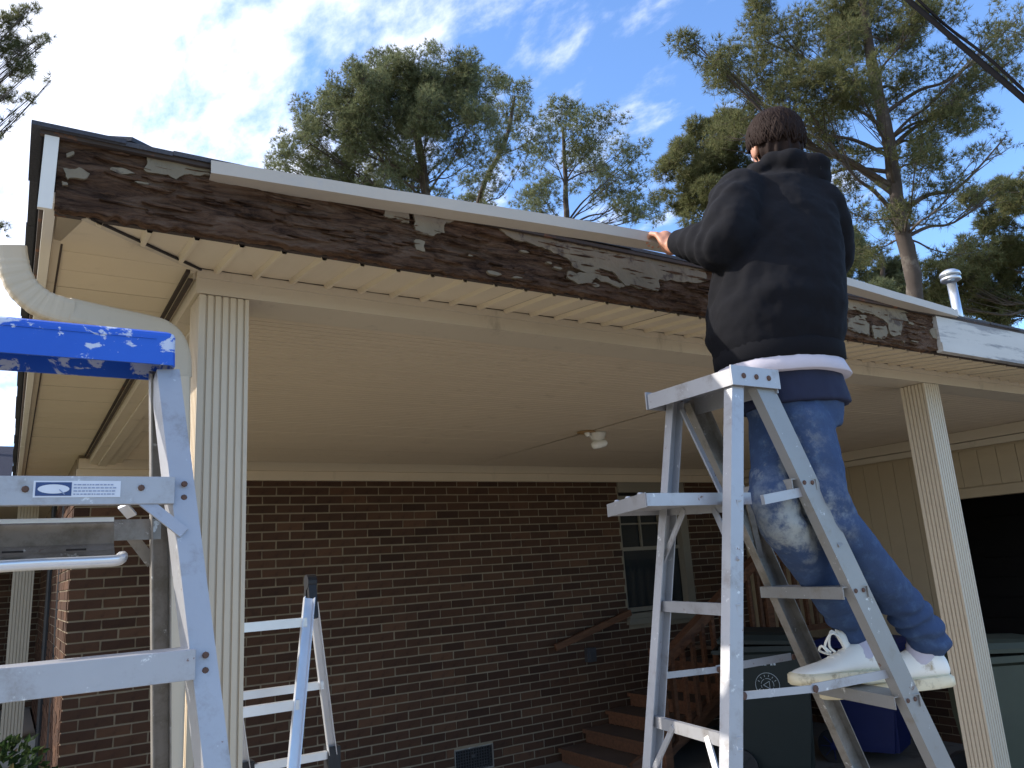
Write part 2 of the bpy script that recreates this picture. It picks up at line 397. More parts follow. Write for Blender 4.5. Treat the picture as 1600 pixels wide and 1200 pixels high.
bx(bm, 9.5, 9.6, 2.0, 6.08, 0, Z(.9)); bx(bm, XR+.2, 9.5, 5.98, 6.07, 0, Z(.9)); bx(bm, XR+.1, 9.5, 1.9, 2.0, 0, Z(.9)); bx(bm, XR+.2, 9.5, 2.0, 5.98, Z(.86), Z(.9))
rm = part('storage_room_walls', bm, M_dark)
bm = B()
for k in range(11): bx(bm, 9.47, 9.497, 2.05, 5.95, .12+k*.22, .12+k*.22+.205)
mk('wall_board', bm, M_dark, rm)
# far wing
bm = B(); bx(bm, -5.5, XW+.19, 11.508, 11.7, -.05, Z(.95)); fwl = part('brick_wall', bm, M_mortar, label='far brick wall behind the porch column')
st = B()
for j in range(nrow+1):
    z = j*BH; x = XW - (BL if j % 2 else BL/2)
    while x > -1.9: bx(st, x, x+BL-JT, 11.498, 11.56, z, z+BH-JT); x -= BL
mk('brick_courses', st, M_brick, fwl, kind='stuff')
bm = B(); bx(bm, -5.5, XW-.02, 8.9, 11.49, -.05, Z(-1.25)); part('porch_floor', bm, M_conc)
bm = B(); bx(bm, -5.5, XW+.15, 8.4, 11.9, Z(.951), Z(.99)); part('porch_ceiling', bm, M_soffit)
bm = B(); bx(bm, -5.6, -.03, 8.70, 8.745, Z(.99), Z(1.10)); part('porch_gutter', bm, M_trim)
bm = B(); v = [bm.verts.new(p) for p in ((-6, 8.62, Z(1.12)), (-.03, 8.62, Z(1.12)), (-.03, 13, Z(2.1)), (-6, 13, Z(2.1)), (-6, 8.62, Z(1.08)), (-.03, 8.62, Z(1.08)), (-.03, 13, Z(2.05)), (-6, 13, Z(2.05)))]
for f in ((0,1,2,3),(7,6,5,4),(0,4,5,1),(1,5,6,2),(2,6,7,3),(3,7,4,0)): bm.faces.new([v[i] for i in f])
part('roof', bm, simple('far_shingles', (.022, .025, .04), .95, .3, 30, spec=.05), label='dark shingled roof of the far wing')

# --- columns (fluted)
def column(w, d, h):
    pr = []
    def side(x0, y0, x1, y1, n=5):
        L_ = sqrt((x1-x0)**2+(y1-y0)**2); ux, uy = (x1-x0)/L_, (y1-y0)/L_; nx, ny = -uy, ux
        pr.append((x0, y0))
        m = .018; pw = (L_-2*m)/n
        for k in range(n):
            s = m+k*pw
            for a, dd in ((0, 0), (.0015, .007), (.0055, .007), (.007, 0)): pr.append((x0+ux*(s+a)+nx*dd, y0+uy*(s+a)+ny*dd))
        s = L_-m
        for a, dd in ((0, 0), (.0015, .007), (.0055, .007), (.007, 0)): pr.append((x0+ux*(s+a)+nx*dd, y0+uy*(s+a)+ny*dd))
    side(0, 0, w, 0); side(w, 0, w, d); side(w, d, 0, d); side(0, d, 0, 0)
    bm = B(); n = len(pr)
    A = [bm.verts.new((x, y, 0)) for x, y in pr]; Bv = [bm.verts.new((x, y, h)) for x, y in pr]
    for i in range(n): bm.faces.new((A[i], A[(i+1) % n], Bv[(i+1) % n], Bv[i]))
    bm.faces.new(A[::-1]); bm.faces.new(Bv); return bm
cme = mesh_of('column', column(.145, .14, Z(.855)), M_col)
for x, y in ((.43, 2.362), (4.226, 2.362)):
    inst('column', cme, house, (x, y, 0))
inst('column', cme, house, (.045, 9.0, Z(-1.25)), (0, 0, 0), (1.2, 1.2, .86), label='far porch column')

# --- beams
bm = B()
bx(bm, .42, 6.78, 2.36, 2.52, Z(.858), Z(.935)); bx(bm, .42, 6.78, 2.352, 2.36, Z(.905), Z(.93)); bx(bm, .60, 6.77, 2.521, 2.57, Z(.872), Z(.93))
part('beam', bm, M_beam)
bm = B()
bx(bm, .42, .575, 2.521, 6.07, Z(.858), Z(.935)); bx(bm, .412, .419, 2.37, 6.07, Z(.905), Z(.93)); bx(bm, .576, .62, 2.571, 6.06, Z(.872), Z(.93)); bx(bm, .47, .52, 2.53, 6.06, Z(.846), Z(.857))
part('beam', bm, M_beam)
bm = B(); bx(bm, .35, 6.77, 6.03, 6.076, Z(.76), Z(.83)); bx(bm, .36, 6.76, 6.00, 6.074, Z(.8305), Z(.899)); part('crown_moulding', bm, M_ceil)

# --- carport ceiling: beaded panels in two runs with a joint at X = 3.35
ceil_ = None
bm = B(); bx(bm, .44, 9.55, 2.38, 6.25, Z(.936), Z(.944)); bx(bm, .60, 6.795, 2.575, 6.06, Z(.9), Z(.93)); ceil_ = part('ceiling', bm, M_dark)
def bead(Lx, W=.3048, n=7):
    bm = B(); p = W/n
    for k in range(n):
        y0 = k*p+.0012; y1 = (k+1)*p-.0012
        A = [(y0, .012), (y0+.003, 0), (y0+p*.5-.005, 0), (y0+p*.5-.003, .003), (y0+p*.5-.001, 0), (y1-.003, 0), (y1, .012)]
        for (ya, za), (yb, zb) in zip(A, A[1:]):
            bm.faces.new([bm.verts.new(q) for q in ((0, ya, za), (0, yb, zb), (Lx, yb, zb), (Lx, ya, za))])
        if k < n-1:
            bm.faces.new([bm.verts.new(q) for q in ((0, y1, .012), (0, y1+.0024, .012), (Lx, y1+.0024, .012), (Lx, y1, .012))])
    bx(bm, 0, Lx, 0.0, W, .0125, .016)
    return bm
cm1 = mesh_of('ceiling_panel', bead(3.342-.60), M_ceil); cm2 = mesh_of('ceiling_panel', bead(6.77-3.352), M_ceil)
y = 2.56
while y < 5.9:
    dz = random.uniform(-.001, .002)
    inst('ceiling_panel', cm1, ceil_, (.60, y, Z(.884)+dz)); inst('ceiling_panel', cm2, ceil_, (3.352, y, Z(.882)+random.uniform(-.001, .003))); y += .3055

# --- soffit: ribbed front panels, plain left panels
bm = B(); bx(bm, .05, 7.3, 2.06, 2.46, Z(.9445), Z(.955)); sof = part('soffit', bm, M_dark)
P_ = .1145
def ribpanel(Yi=2.352, Yo=2.042):
    bm = B(); n = 7
    def prof(t):   # t along Y 0..1
        return [(0, 0), (.004, -.0), (.010, -.013), (.020, -.013), (.026, 0), (.07, -.001), (P_, 0)]
    rows_ = []
    for k in range(n+1):
        t = k/n; y = Yi+(Yo-Yi)*t; sag = -.034*t
        rows_.append([bm.verts.new((x, y - Yi, z+sag)) for x, z in prof(t)])
    for a, b in zip(rows_, rows_[1:]):
        for i in range(len(a)-1): bm.faces.new((a[i], a[i+1], b[i+1], b[i]))
    return bm
rme = mesh_of('soffit_panel', ribpanel(), M_soffit)
def cutpanel(x0):
    """panel shortened along the mitre line that runs from the eave corner to the column"""
    bm = B(); n = 6; rows_ = []
    for k in range(n+1):
        r = []
        for dx, dz in [(0, 0), (.004, 0), (.010, -.013), (.020, -.013), (.026, 0), (.07, -.001), (P_, 0)]:
            yi = min(2.352, 2.034+(x0+dx-.108)*1.01); yi = max(yi, 2.043); y = yi+(2.042-yi)*k/n
            r.append(bm.verts.new((dx, y-2.352, dz-.034*(2.352-y)/.31)))
        rows_.append(r)
    for a, b in zip(rows_, rows_[1:]):
        for i in range(len(a)-1): bm.faces.new((a[i], a[i+1], b[i+1], b[i]))
    return bm
x = .118
while x < 7.2:
    me_ = rme if x > .43 else mesh_of('soffit_panel', cutpanel(x), M_soffit)
    inst('soffit_panel', me_, sof, (x, 2.352, Z(.934)+random.uniform(-.001, .001)), (random.uniform(-.001, .004), 0, 0)); x += P_
lb = B(); v = bx(lb, .043, .419, 0, .1465, 0, .002); bx(lb, .043, .419, .1467, .152, .009, .011)
lme = mesh_of('soffit_panel', lb, M_soffit)
y = 2.36
while y < 8.5:
    inst('soffit_panel', lme, sof, (0, y, Z(.932)+random.uniform(-.001, .001))); y += .152
# corner panel with the mitre
cb_ = B()
v = [cb_.verts.new(p) for p in ((.043, 2.0, Z(.897)), (.105, 2.03, Z(.898)), (.419, 2.352, Z(.931)), (.419, 2.358, Z(.931)), (.043, 2.358, Z(.931)))]
cb_.faces.new(v); bmesh.ops.solidify(cb_, geom=cb_.faces[:], thickness=-.002)
mk('soffit_panel', cb_, M_soffit, sof)
bm = B(); bar(bm, (.100, 2.035, Z(.895)), (.422, 2.358, Z(.928)), .018, .006, (1, -1, 0)); mk('mitre_strip', bm, M_beam, sof)
bm = B(); bar(bm, (.116, 2.03, Z(.894)), (.43, 2.35, Z(.928)), .006, .006, (1, -1, 0)); mk('mitre_gap', bm, M_dark, sof)
bm = B(); bx(bm, .040, .06, 2.03, 8.5, Z(.922), Z(.931)); bx(bm, .403, .4185, 2.36, 6.06, Z(.920), Z(.9305)); mk('edge_channel', bm, M_beam, sof)
bm = B(); bx(bm, .392, .4028, 2.37, 6.06, Z(.921), Z(.9308)); bx(bm, .0605, .066, 2.06, 8.5, Z(.9245), Z(.9312)); bx(bm, .398, .4115, 2.37, 6.05, Z(.897), Z(.904)); mk('dirty_joint', bm, M_drip, sof)

# --- front fascia: rotten board, peeling paint
def rotboard(x0, x1, z0, z1, Y, seed):
    nx = int((x1-x0)/.006); nzv = 36; V = []; F = []
    for i in range(nx+1):
        x = x0+(x1-x0)*i/nx
        low = .011*noise.fractal(Vector((x*6, seed, 0)), 1, 2, 5) + .008*noise.noise(Vector((x*45, 3, seed)))
        for j in range(nzv+1):
            z = z0+low + (z1-z0-low)*j/nzv
            a = noise.fractal(Vector((x*2.2, z*22, seed)), .9, 2.1, 6); b = noise.noise(Vector((x*9, z*45, seed+5)))
            c = noise.noise(Vector((x*1.3, z*8, seed+9)))
            d = .006*a + .004*b + (.024*max(0, a*.7+c*.8-.18)) + .003*noise.noise(Vector((x*40, z*120, seed)))
            V.append((x, Y + d, z))
    for i in range(nx):
        for j in range(nzv):
            a = i*(nzv+1)+j; F.append((a, a+nzv+1, a+nzv+2, a+1))
    b = len(V)
    for i in range(nx+1): V.append((x0+(x1-x0)*i/nx, Y+.035, V[i*(nzv+1)][2]+.004))
    for i in range(nx): F.append((i*(nzv+1), b+i, b+i+1, (i+1)*(nzv+1)))
    return V, [], F
fas = mk('fascia_board', rotboard(.034, 3.742, Z(.889), Z(1.088), 1.99, 3.0), M_rot, house, True, label='long rotten dark brown board with peeling cream paint')
bm = B(); bx(bm, .036, 7.3, 2.032, 2.05, Z(.895), Z(1.075)); part('sub_fascia', bm, M_drip)
def flake(px, Y=1.982, th=.0035, sub=4, jit=.0035):
    pts = [UY(x, y, Y) for x, y in px]; q = []
    for i, a in enumerate(pts):
        b = pts[(i+1) % len(pts)]; n = max(2, int((b-a).length/.005))
        for k in range(n): p_ = a.lerp(b, k/n); q.append(p_ + Vector((.010*noise.noise(p_*38), .003*noise.noise(p_*25), .009*noise.noise(p_*38+Vector((5, 5, 5))))) + Vector((random.uniform(-.0012, .0012), 0, random.uniform(-.0012, .0012))))
    bm = B(); f = bm.faces.new([bm.verts.new(p) for p in q]); 
    r = bmesh.ops.extrude_face_region(bm, geom=[f])
    for v in [e for e in r['geom'] if isinstance(e, bmesh.types.BMVert)]: v.co.y += th*2.4
    bmesh.ops.triangulate(bm, faces=[f for f in bm.faces if len(f.verts) > 4]); return bm
def z4(l): return [(400+x/2.286, 200+y/2.286) for x, y in l]
def z8(l): return [(1300+x/3.157, 380+y/3.157) for x, y in l]
FL = [[(232,246),(262,244),(300,250),(328,258),(332,272),(300,271),(276,277),(262,272),(236,270),(225,262)],
      [(100,262),(128,261),(141,269),(126,278),(106,277)], [(98,240),(113,238),(115,243),(100,246)], [(93,282),(101,283),(101,290),(94,289)],
      z4([(462,275),(550,285),(552,340),(520,335),(490,325),(465,322)]), z4([(563,290),(700,312),(708,330),(680,340),(672,375),(640,384),(600,375),(570,365)]),
      z4([(860,350),(960,372),(1080,405),(1280,440),(1440,462),(1600,480),(1610,545),(1560,552),(1440,540),(1438,580),(1370,572),(1320,560),(1285,520),(1230,500),(1235,520),(1320,565),(1300,572),(1220,535),(1200,552),(1150,555),(1110,532),(1120,515),(1185,520),(1130,495),(1110,465),(1060,440),(985,412),(940,400),(900,385),(880,365)]),
      z4([(560,400),(600,405),(608,438),(575,432)]),
      z8([(60,262),(200,290),(355,322),(362,352),(380,385),(345,392),(342,450),(300,455),(285,440),(282,405),(262,378),(200,350),(120,330),(70,335)]),
      z8([(192,405),(270,410),(276,445),(260,472),(212,466)]), z8([(80,372),(150,360),(182,400),(190,455),(120,440),(78,420)]), z8([(488,428),(516,422),(518,470),(495,466)])]
for f in FL: mk('paint_flake', flake(f), M_flake, fas)
random.seed(5)
for i in range(26):
    X_c = random.choice((random.uniform(.08, 3.7), random.uniform(1.1, 2.2), random.uniform(2.9, 3.7))); z_c = random.uniform(Z(.905), Z(1.06)); a_, b_ = random.uniform(.008, .040), random.uniform(.003, .009)
    bm = B(); f_ = bm.faces.new([bm.verts.new((X_c+a_*cos(t*.524)*random.uniform(.6, 1.2), 1.9815+random.uniform(0, .002), z_c+b_*sin(t*.524)*random.uniform(.6, 1.2))) for t in range(12)])
    r = bmesh.ops.extrude_face_region(bm, geom=[f_])
    for v_ in [e for e in r['geom'] if isinstance(e, bmesh.types.BMVert)]: v_.co.y += .012
    mk('paint_flake', bm, M_flake, fas)
bm = B(); bx(bm, 3.744, 7.3, 1.972, 2.0, Z(.885), Z(1.092)); bx(bm, 3.744, 7.3, 1.966, 1.9715, Z(.885), Z(.93)); part('fascia_board', bm, M_white_fascia, label='white board stained with grey mildew')
# loose splinters and raised grain on the rotten board
random.seed(17); bm = B()
for i in range(260):
    x = random.uniform(.1, 3.65); z = random.uniform(Z(.897), Z(1.06)); l = random.uniform(.02, .13); h = random.uniform(.0012, .0045); y = 1.986-random.uniform(0, .004); sl_ = random.uniform(-.07, .07)
    n = 5; rg_ = []
    for k in range(n+1):
        t = k/n; hh = h*(sin(pi*t)**.6+.08); c = Vector((x+l*t, y-.004*random.random()*(1 if k in (2, 3) else .3), z+sl_*l*t+.002*noise.noise(Vector((x*40+k, z*40, 0)))))
        rg_.append([bm.verts.new(c+Vector((0, 0, hh))), bm.verts.new(c+Vector((0, -.0025, 0))), bm.verts.new(c+Vector((0, 0, -hh))), bm.verts.new(c+Vector((0, .012, 0)))])
    for a_, b_ in zip(rg_, rg_[1:]):
        for q_ in range(4): bm.faces.new((a_[q_], a_[(q_+1) % 4], b_[(q_+1) % 4], b_[q_]))
mk('splinters', bm, M_rot, fas, kind='stuff')
# left eave
bm = B(); v = bx(bm, .004, .034, 1.972, 1.986, Z(.878), Z(1.086))
for q in v:
    if q.co.z < Z(1): q.co.x -= .004
part('corner_board', bm, M_trim)
bm = B(); bx(bm, .004, .016, 1.99, 8.6, Z(.935), Z(1.085)); part('fascia_board', bm, M_drip, label='dark weathered side board above the left soffit')
bm = B()
y = 2.0
while y < 8.5:
    bx(bm, .014, .0385, y, y+1.2, Z(.905)+random.uniform(-.002, .002), Z(.934)); y += 1.203
part('edge_trim', bm, M_trim)

# --- roof: deck, shingles along the eaves, hip caps
T = .33
def roofz(y): return Z(1.066)+(y-1.97)*T
bm = B()
pk = 5.2
def quad(pts, th=.012):
    f = bm.faces.new([bm.verts.new(p) for p in pts]); bmesh.ops.solidify(bm, geom=[f], thickness=th)
ey, ex = 1.985, -.002
quad([(ex, ey, roofz(ey)), (7.5, ey, roofz(ey)), (7.5, ey+pk, roofz(ey+pk)), (ex+pk, ey+pk, roofz(ey+pk))])
quad([(ex, ey, roofz(ey)), (ex+pk, ey+pk, roofz(ey+pk)), (ex+pk, 8.6, roofz(ey+pk)), (ex, 8.6, roofz(ey))])
quad([(ex+pk, ey+pk, roofz(ey+pk)), (7.5, ey+pk, roofz(ey+pk)), (7.5, ey+2*pk, roofz(ey)), (ex+pk, ey+2*pk, roofz(ey))])
rf = part('roof', bm, M_shingle)
sb = B(); v = bx(sb, 0, .3035, 0, .2, 0, .011); sme = mesh_of('shingle', sb, M_shingle)
ang = math.atan(T)
for row in range(3):
    x = -.02 + (.15 if row % 2 else 0); k = 0
    while x < 7.3 - row*.1:
        if x > -.03 + row*.13:
            inst('shingle', sme, rf, (x, 1.966+row*.14+random.uniform(-.006, .004), roofz(1.966+row*.14)+.009+row*.004+random.uniform(0, .004)), (ang+random.uniform(-.02, .015), random.uniform(-.008, .008), 0), (1, 1, 1))
        x += .3045
yy = 1.96
while yy < 8.4:
    inst('shingle', sme, rf, (-.024+random.uniform(-.003, .003), yy+.298, roofz(1.97)+.008+random.uniform(0, .004)), (0, 0, -pi/2), (1, 1, 1)); yy += .3045
# hip caps: bent shingles climbing the hip
hb = B()
for s in (-1, 1):
    pts = [(0, 0, .018), (.26, 0, .018), (.26, s*.13, -.012), (0, s*.13, -.012)]
    hb.faces.new([hb.verts.new(p) for p in (pts if s > 0 else pts[::-1])])
bmesh.ops.remove_doubles(hb, verts=hb.verts, dist=.0001); bmesh.ops.solidify(hb, geom=hb.faces[:], thickness=.010)
hme = mesh_of('hip_cap', hb, M_shingle)
ha = math.atan(T/sqrt(2))
for k in range(33):
    s = .10+k*.155/sqrt(2)*1.0
    inst('hip_cap', hme, rf, (ex+s, ey+s, roofz(ey+s)+.026), (0, -ha+.05, pi/4), (1, 1, 1))
# drip line beneath the shingles
bm = B(); bx(bm, -.006, 7.4, 1.970, 1.984, Z(1.064), Z(1.076)); part('drip_edge', bm, M_drip)
# vent pipe through the roof
vp = UY(1497, 490, 2.42); vt = UY(1490, 440, 2.42)
bm = B(); x0, y0 = vp.x, 2.42; zb = roofz(2.42); zt = UY(1490, 428, 2.42).z
tube(bm, [(x0, y0, zb-.05), (x0-.005, y0, zt-.07)], .027, 16)
pipe = mk('vent_pipe', bm, M_galv, rf, True)
bm = B(); tube(bm, [(x0, y0, zb+.0), (x0, y0, zb+.03), (x0, y0, zb+.08), (x0, y0, zb+.10)], [.085, .062, .036, .030], 18); mk('flashing', bm, M_galv, rf, True)
bm = B(); q = Vector((x0-.005, y0, zt)); tube(bm, [q+Vector((0,0,-.055)), q+Vector((0,0,-.05)), q+Vector((0,0,-.035)), q+Vector((0,0,-.03))], [.052, .058, .058, .044], 20)
tube(bm, [q+Vector((0,0,-.022)), q+Vector((0,0,-.018)), q+Vector((0,0,0)), q+Vector((0,0,.016)), q+Vector((0,0,.022))], [.056, .062, .056, .034, .008], 20); tube(bm, [q+Vector((0,0,-.03)), q+Vector((0,0,-.02))], .038, 12)
mk('pipe_cap', bm, M_galv, rf, True)

# --- downspout: ribbed elbow, run below the soffit, drop beside the column
sq = []
for k in range(16):
    a = 2*pi*(k+.5)/16; c, s = cos(a), sin(a); e = .35
    sq.append((math.copysign(abs(c)**e, c), math.copysign(abs(s)**e, s)))
pth = [UY(18, 389, 2.22), UY(20, 405, 2.22), UY(24, 425, 2.22), UY(34, 447, 2.225), UY(50, 464, 2.23), UY(70, 477, 2.235), UY(95, 485, 2.24), UY(110, 488, 2.245)]
def dense(p, n):
    out_ = []
    for i in range(len(p)-1):
        for k in range(n):
            t = k/n; a = p[max(i-1, 0)]; b = p[i]; c = p[i+1]; d = p[min(i+2, len(p)-1)]
            out_.append(.5*((2*b)+(c-a)*t+(2*a-5*b+4*c-d)*t*t+(3*b-a-3*c+d)*t**3))
    out_.append(p[-1]); return out_
dp = dense(pth, 8); rr = []
for i in range(len(dp)):
    e = 1+.028*(1 if (i % 5) < 3 and i > 10 and i < 50 else 0); rr.append((.034*e, .029*e))
bm = B(); tube(bm, dp, rr, 16, True, sq)
ds = part('downspout', bm, M_col, sm=False)
bm = B(); p2 = [UY(104, 487, 2.243), UY(160, 499, 2.27), UY(225, 512, 2.31), UY(252, 520, 2.325), UY(268, 535, 2.335), UY(276, 560, 2.34), UY(277, 590, 2.34)]
d2 = dense(p2, 5); tube(bm, d2, (.034, .028), 16, True, sq); mk('elbow', bm, M_col, ds)
bm = B(); e0 = p2[-1]; tube(bm, [e0, Vector((.385, 2.345, Z(.1))), Vector((.385, 2.345, .06))], (.033, .028), 16, True, sq); mk('drop_pipe', bm, M_col, ds)
# black pipes at the side wall
for x, y in ((75, 7.9), (96, 7.0)):
    pass
for (xt, yt, xb, yb, Y) in ((80, 880, 68, 1040, 8.6), (98, 880, 86, 1040, 7.3)):
    a = UY(xt, yt, Y); bm = B(); tube(bm, [(a.x, Y, Z(.9)), (a.x, Y, 0)], .028, 10); 
    for k in range(3): bx(bm, a.x-.03, XW+.01, Y-.012, Y+.012, .5+k*.7, .53+k*.7)
    part('black_pipe', bm, M_black)

# --- window
M_wint = vinyl('window_paint', (.22, .19, .145))
x0, x1, z0, z1 = win
bm = B(); 
for b in ((x0, x0+.035, z0+.10, z1-.10), (x0+.035, x1-.10, z0+.11, z0+.15), (x0+.035, x1-.10, z1-.17, z1-.13), (x0+.035, x1-.10, Z(.09), Z(.125))): bx(bm, b[0], b[1], YW+.03, YW+.075, b[2], b[3])
wn = part('window', bm, M_wint)
bm = B(); bx(bm, x1-.10, x1, YW-.02, YW+.06, z0+.10, z1-.10); bx(bm, x0, x1, YW-.02, YW+.06, z1-.10, z1); mk('frame', bm, M_wint, wn)
bm = B(); bx(bm, x0-.03, x1+.03, YW-.05, YW+.06, z0, z0+.05); bx(bm, x0, x1, YW-.03, YW+.06, z0+.05, z0+.10); mk('sill', bm, M_wint, wn)
bm = B()
for k in (1, 2): bx(bm, x0+.035+k*.25, x0+.05+k*.25, YW+.036, YW+.062, Z(.125), z1-.17)
bx(bm, x0+.035, x1-.10, YW+.038, YW+.058, Z(.345), Z(.36)); mk('muntin', bm, M_wint, wn)
gb = B(); bx(gb, 0, .24, 0, .004, 0, .2); pm_ = mesh_of('pane', gb, M_glass)
for r in range(2):
    for c in range(3): inst('pane', pm_, wn, (x0+.037+c*.25, YW+.066, Z(.13)+r*.235), (0, 0, 0), (1, 1, 1.08))
inst('pane', pm_, wn, (x0+.036, YW+.068, z0+.15), (0, 0, 0), (3.12, 1, (Z(.09)-z0-.15)/.2))
bm = B(); bx(bm, x0, x1, YW+.1, YW+.19, z0, z1); mk('window_back', bm, M_dark, wn)
# --- foundation vent
M_ventm = simple('dark_vent_metal', (.05, .048, .05), .6, .3, 20)
x0, x1, z0, z1 = ventr
bm = B(); bx(bm, x0, x1, YW+.05, YW+.08, z0, z1); fv = part('foundation_vent', bm, M_dark)
bm = B()
for k in range(15): bx(bm, x0+.006+k*.0245, x0+.0105+k*.0245, YW+.006, YW+.016, z0+.008, z1-.008)
for k in range(8): bx(bm, x0+.004, x1-.004, YW+.012, YW+.018, z0+.008+k*.022, z0+.012+k*.022)
bx(bm, x0+.15, x0+.19, YW-.004, YW+.006, z1-.08, z1-.06); mk('grille', bm, M_ventm, fv)
bm = B()
for b in ((x0, x0+.008, z0, z1), (x1-.008, x1, z0, z1), (x0+.008, x1-.008, z1-.008, z1), (x0+.008, x1-.008, z0, z0+.008)): bx(bm, b[0], b[1], YW-.004, YW+.05, b[2], b[3])
mk('frame', bm, M_alu_dirty, fv)
# small electrical box, wall handrail
p = UY(921, 1023, 6.07); bm = B(); bx(bm, p.x-.05, p.x+.05, 6.03, 6.077, p.z-.06, p.z+.06); bx(bm, p.x-.03, p.x+.03, 6.02, 6.03, p.z-.035, p.z+.035); part('outlet_box', bm, M_ventm)

# ------------------------------------------------------------------ ceiling light
lp = UZ(933, 676, .88)
li = thing('ceiling_light', 'broken ceiling lamp holder with bare bulb hanging from the carport ceiling', 'light fixture', loc=lp)
bm = B(); tube(bm, [(0,0,.0), (0,0,-.012), (0,0,-.05), (0,0,-.06)], [.062, .062, .045, .02], 20); mk('lamp_holder', bm, M_porcelain, li, True)
bm = B(); tube(bm, [(0,0,-.055), (.012,-.008,-.085)], .02, 12); mk('socket', bm, M_black, li, True)
bm = B(); a = Vector((.0, -.01, -.082)); dr = Vector((.75, -.35, .12)).normalized(); a = a - dr*.055
tube(bm, [a, a+dr*.012, a+dr*.05, a+dr*.10, a+dr*.115], [.012, .028, .031, .026, .01], 16); mk('bulb', bm, M_bulb, li, True)
bm = B(); bmesh.ops.create_circle(bm, cap_ends=True, radius=.065, segments=16, matrix=Matrix.Translation((-.095, 0, .001))); bmesh.ops.solidify(bm, geom=bm.faces[:], thickness=.006)
M_stain = simple('wet_stained_vinyl', (.33, .20, .085), .6, .3, 20); mk('water_damaged_patch', bm, M_stain, li)
bm = B(); tube(bm, [(-.09, .0, 0), (-.085, -.005, -.03)], [.022, .014], 10); mk('second_socket', bm, M_bulb, li, True)

# ------------------------------------------------------------------ the loose trim strip he is pulling off
SP = [(330,250,1.955),(420,265,1.945),(560,288,1.93),(675,306,1.90),(850,334,1.86),(1020,363,1.82),(1160,392,1.82),(1305,428,1.85),(1400,456,1.90),(1496,484,1.955)]
sp = dense([UY(x, y, Y) for x, y, Y in SP], 4)
bm = B(); pr = [(0, 0), (0, -.036), (.050, -.042), (.050, -.0405), (.002, -.0345), (.002, 0)]
rg = []
for i, p in enumerate(sp):
    t = (sp[min(i+1, len(sp)-1)]-sp[max(i-1, 0)]).normalized(); bk = Vector((0, 1, 0)); bk = (bk-t*bk.dot(t)).normalized(); uu = t.cross(bk)*-1
    if uu.z < 0: uu = -uu
    j = .0012*noise.noise(p*9)
    rg.append([bm.verts.new(p+bk*a+uu*(b+j)) for a, b in pr])
for a, b in zip(rg, rg[1:]):
    for k in range(6): bm.faces.new((a[k], a[(k+1) % 6], b[(k+1) % 6], b[k]))
bm.faces.new(rg[0]); bm.faces.new(rg[-1][::-1])
o = mk('trim_strip', bm, M_strip); o['label'] = 'long pale metal trim strip pulled loose along the roof edge by the man'; o['category'] = 'trim strip'

# ------------------------------------------------------------------ stepladders
def lerp(a, b, t): return a + (b-a)*t
def at_z(a, b, z): return lerp(a, b, (z-a.z)/(b.z-a.z))
def rivet(parent_bm, p, n, r=.006): disc(parent_bm, p, n, r, .004, 8)

# ladder the man stands on
lad = thing('stepladder', 'worn aluminium stepladder the man is standing on, with fold-out paint shelf', 'stepladder', 'aluminium ladders around the carport', loc=(1.9, 1.5, 0))
def lp_(name, bm, m=M_alu, sm=False, **k):
    o = mk(name, bm, m, lad, sm, **k); o.matrix_parent_inverse = Matrix.Translation(-lad.location); return o
NF = (UY(1192, 598, 1.36), UY(1478, 1200, 1.30)); FF = (UY(1078, 625, 1.66), UY(1335, 1200, 1.70))
NR = (UY(1153, 598, 1.36), UY(1150, 1200, 1.30)); FR = (UY(1050, 628, 1.66), UY(1013, 1200, 1.72))
X_ = Vector((1, 0, 0)); Y_ = Vector((0, 1, 0)); Z_ = Vector((0, 0, 1))
for (a, b), s in ((NF, 1), (FF, -1)):
    bm = B(); chan(bm, a, at_z(a, b, .02), .068, .028, X_, side=-s if True else s); lp_('front_rail', bm, M_alu_worn if s > 0 else M_alu_dirty)
for (a, b), s in ((NR, 1), (FR, -1)):
    bm = B(); chan(bm, a, at_z(a, b, .02), .042, .028, X_, side=-s); lp_('rear_rail', bm)
for (a, b) in (NF, FF, NR, FR):
    p = at_z(a, b, .0); bm = B(); bx(bm, p.x-.045, p.x+.045, p.y-.03, p.y+.03, 0, .06); lp_('foot', bm, M_black)
# top cap
zt = .46+H
bm = B()
c0 = UY(1143, 574, 1.348).x; c1 = UY(1212, 576, 1.348).x
bx(bm, c0, c1, 1.352, 1.668, zt, zt+.004); bx(bm, c0-.003, c0, 1.352, 1.668, zt-.040, zt+.004); bx(bm, c1, c1+.003, 1.352, 1.668, zt-.05, zt+.004)
lp_('top_cap', bm, M_alu)
for y in (1.345, 1.672):
    bm = B(); bx(bm, c0-.006, c1+.006, y, y+.004, zt-.040, zt+.012); tp = lp_('end_plate', bm)
    for k in range(3): bm = B(); rivet(bm, (lerp(c0, c1, .22+.28*k), y, zt-.014), (0, -1, 0), .0075); lp_('rivet', bm, M_rust)
# steps at known heights
steps_px = [(750, 757), (917, 915), (1083, 1070)]
zs = [UY(1245, 748, 1.36).z, UY(1328, 912, 1.34).z, UY(1418, 1085, 1.32).z]
sp_ = (zs[0]-zs[2])/2; zz_ = zs[0]
while zz_ > .2:
    a = at_z(*NF, zz_); b = at_z(*FF, zz_); bm = B()
    a = a + Vector((-.012, .004, 0)); b = b + Vector((-.012, -.004, 0))
    pr = [(-.042, 0), (.042, 0), (.042, -.032), (.039, -.032), (.039, -.003), (-.039, -.003), (-.039, -.032), (-.042, -.032)]
    extr(bm, [(x, -z) for x, z in pr], a, b, X_); st_ = lp_('step', bm, M_alu_worn)
    for dx_ in (-.02, .012): bm = B(); rivet(bm, at_z(*NF, zz_)+Vector((dx_, -.001, -.012)), (0, -1, 0)); lp_('rivet', bm, M_rust)
    zz_ -= sp_
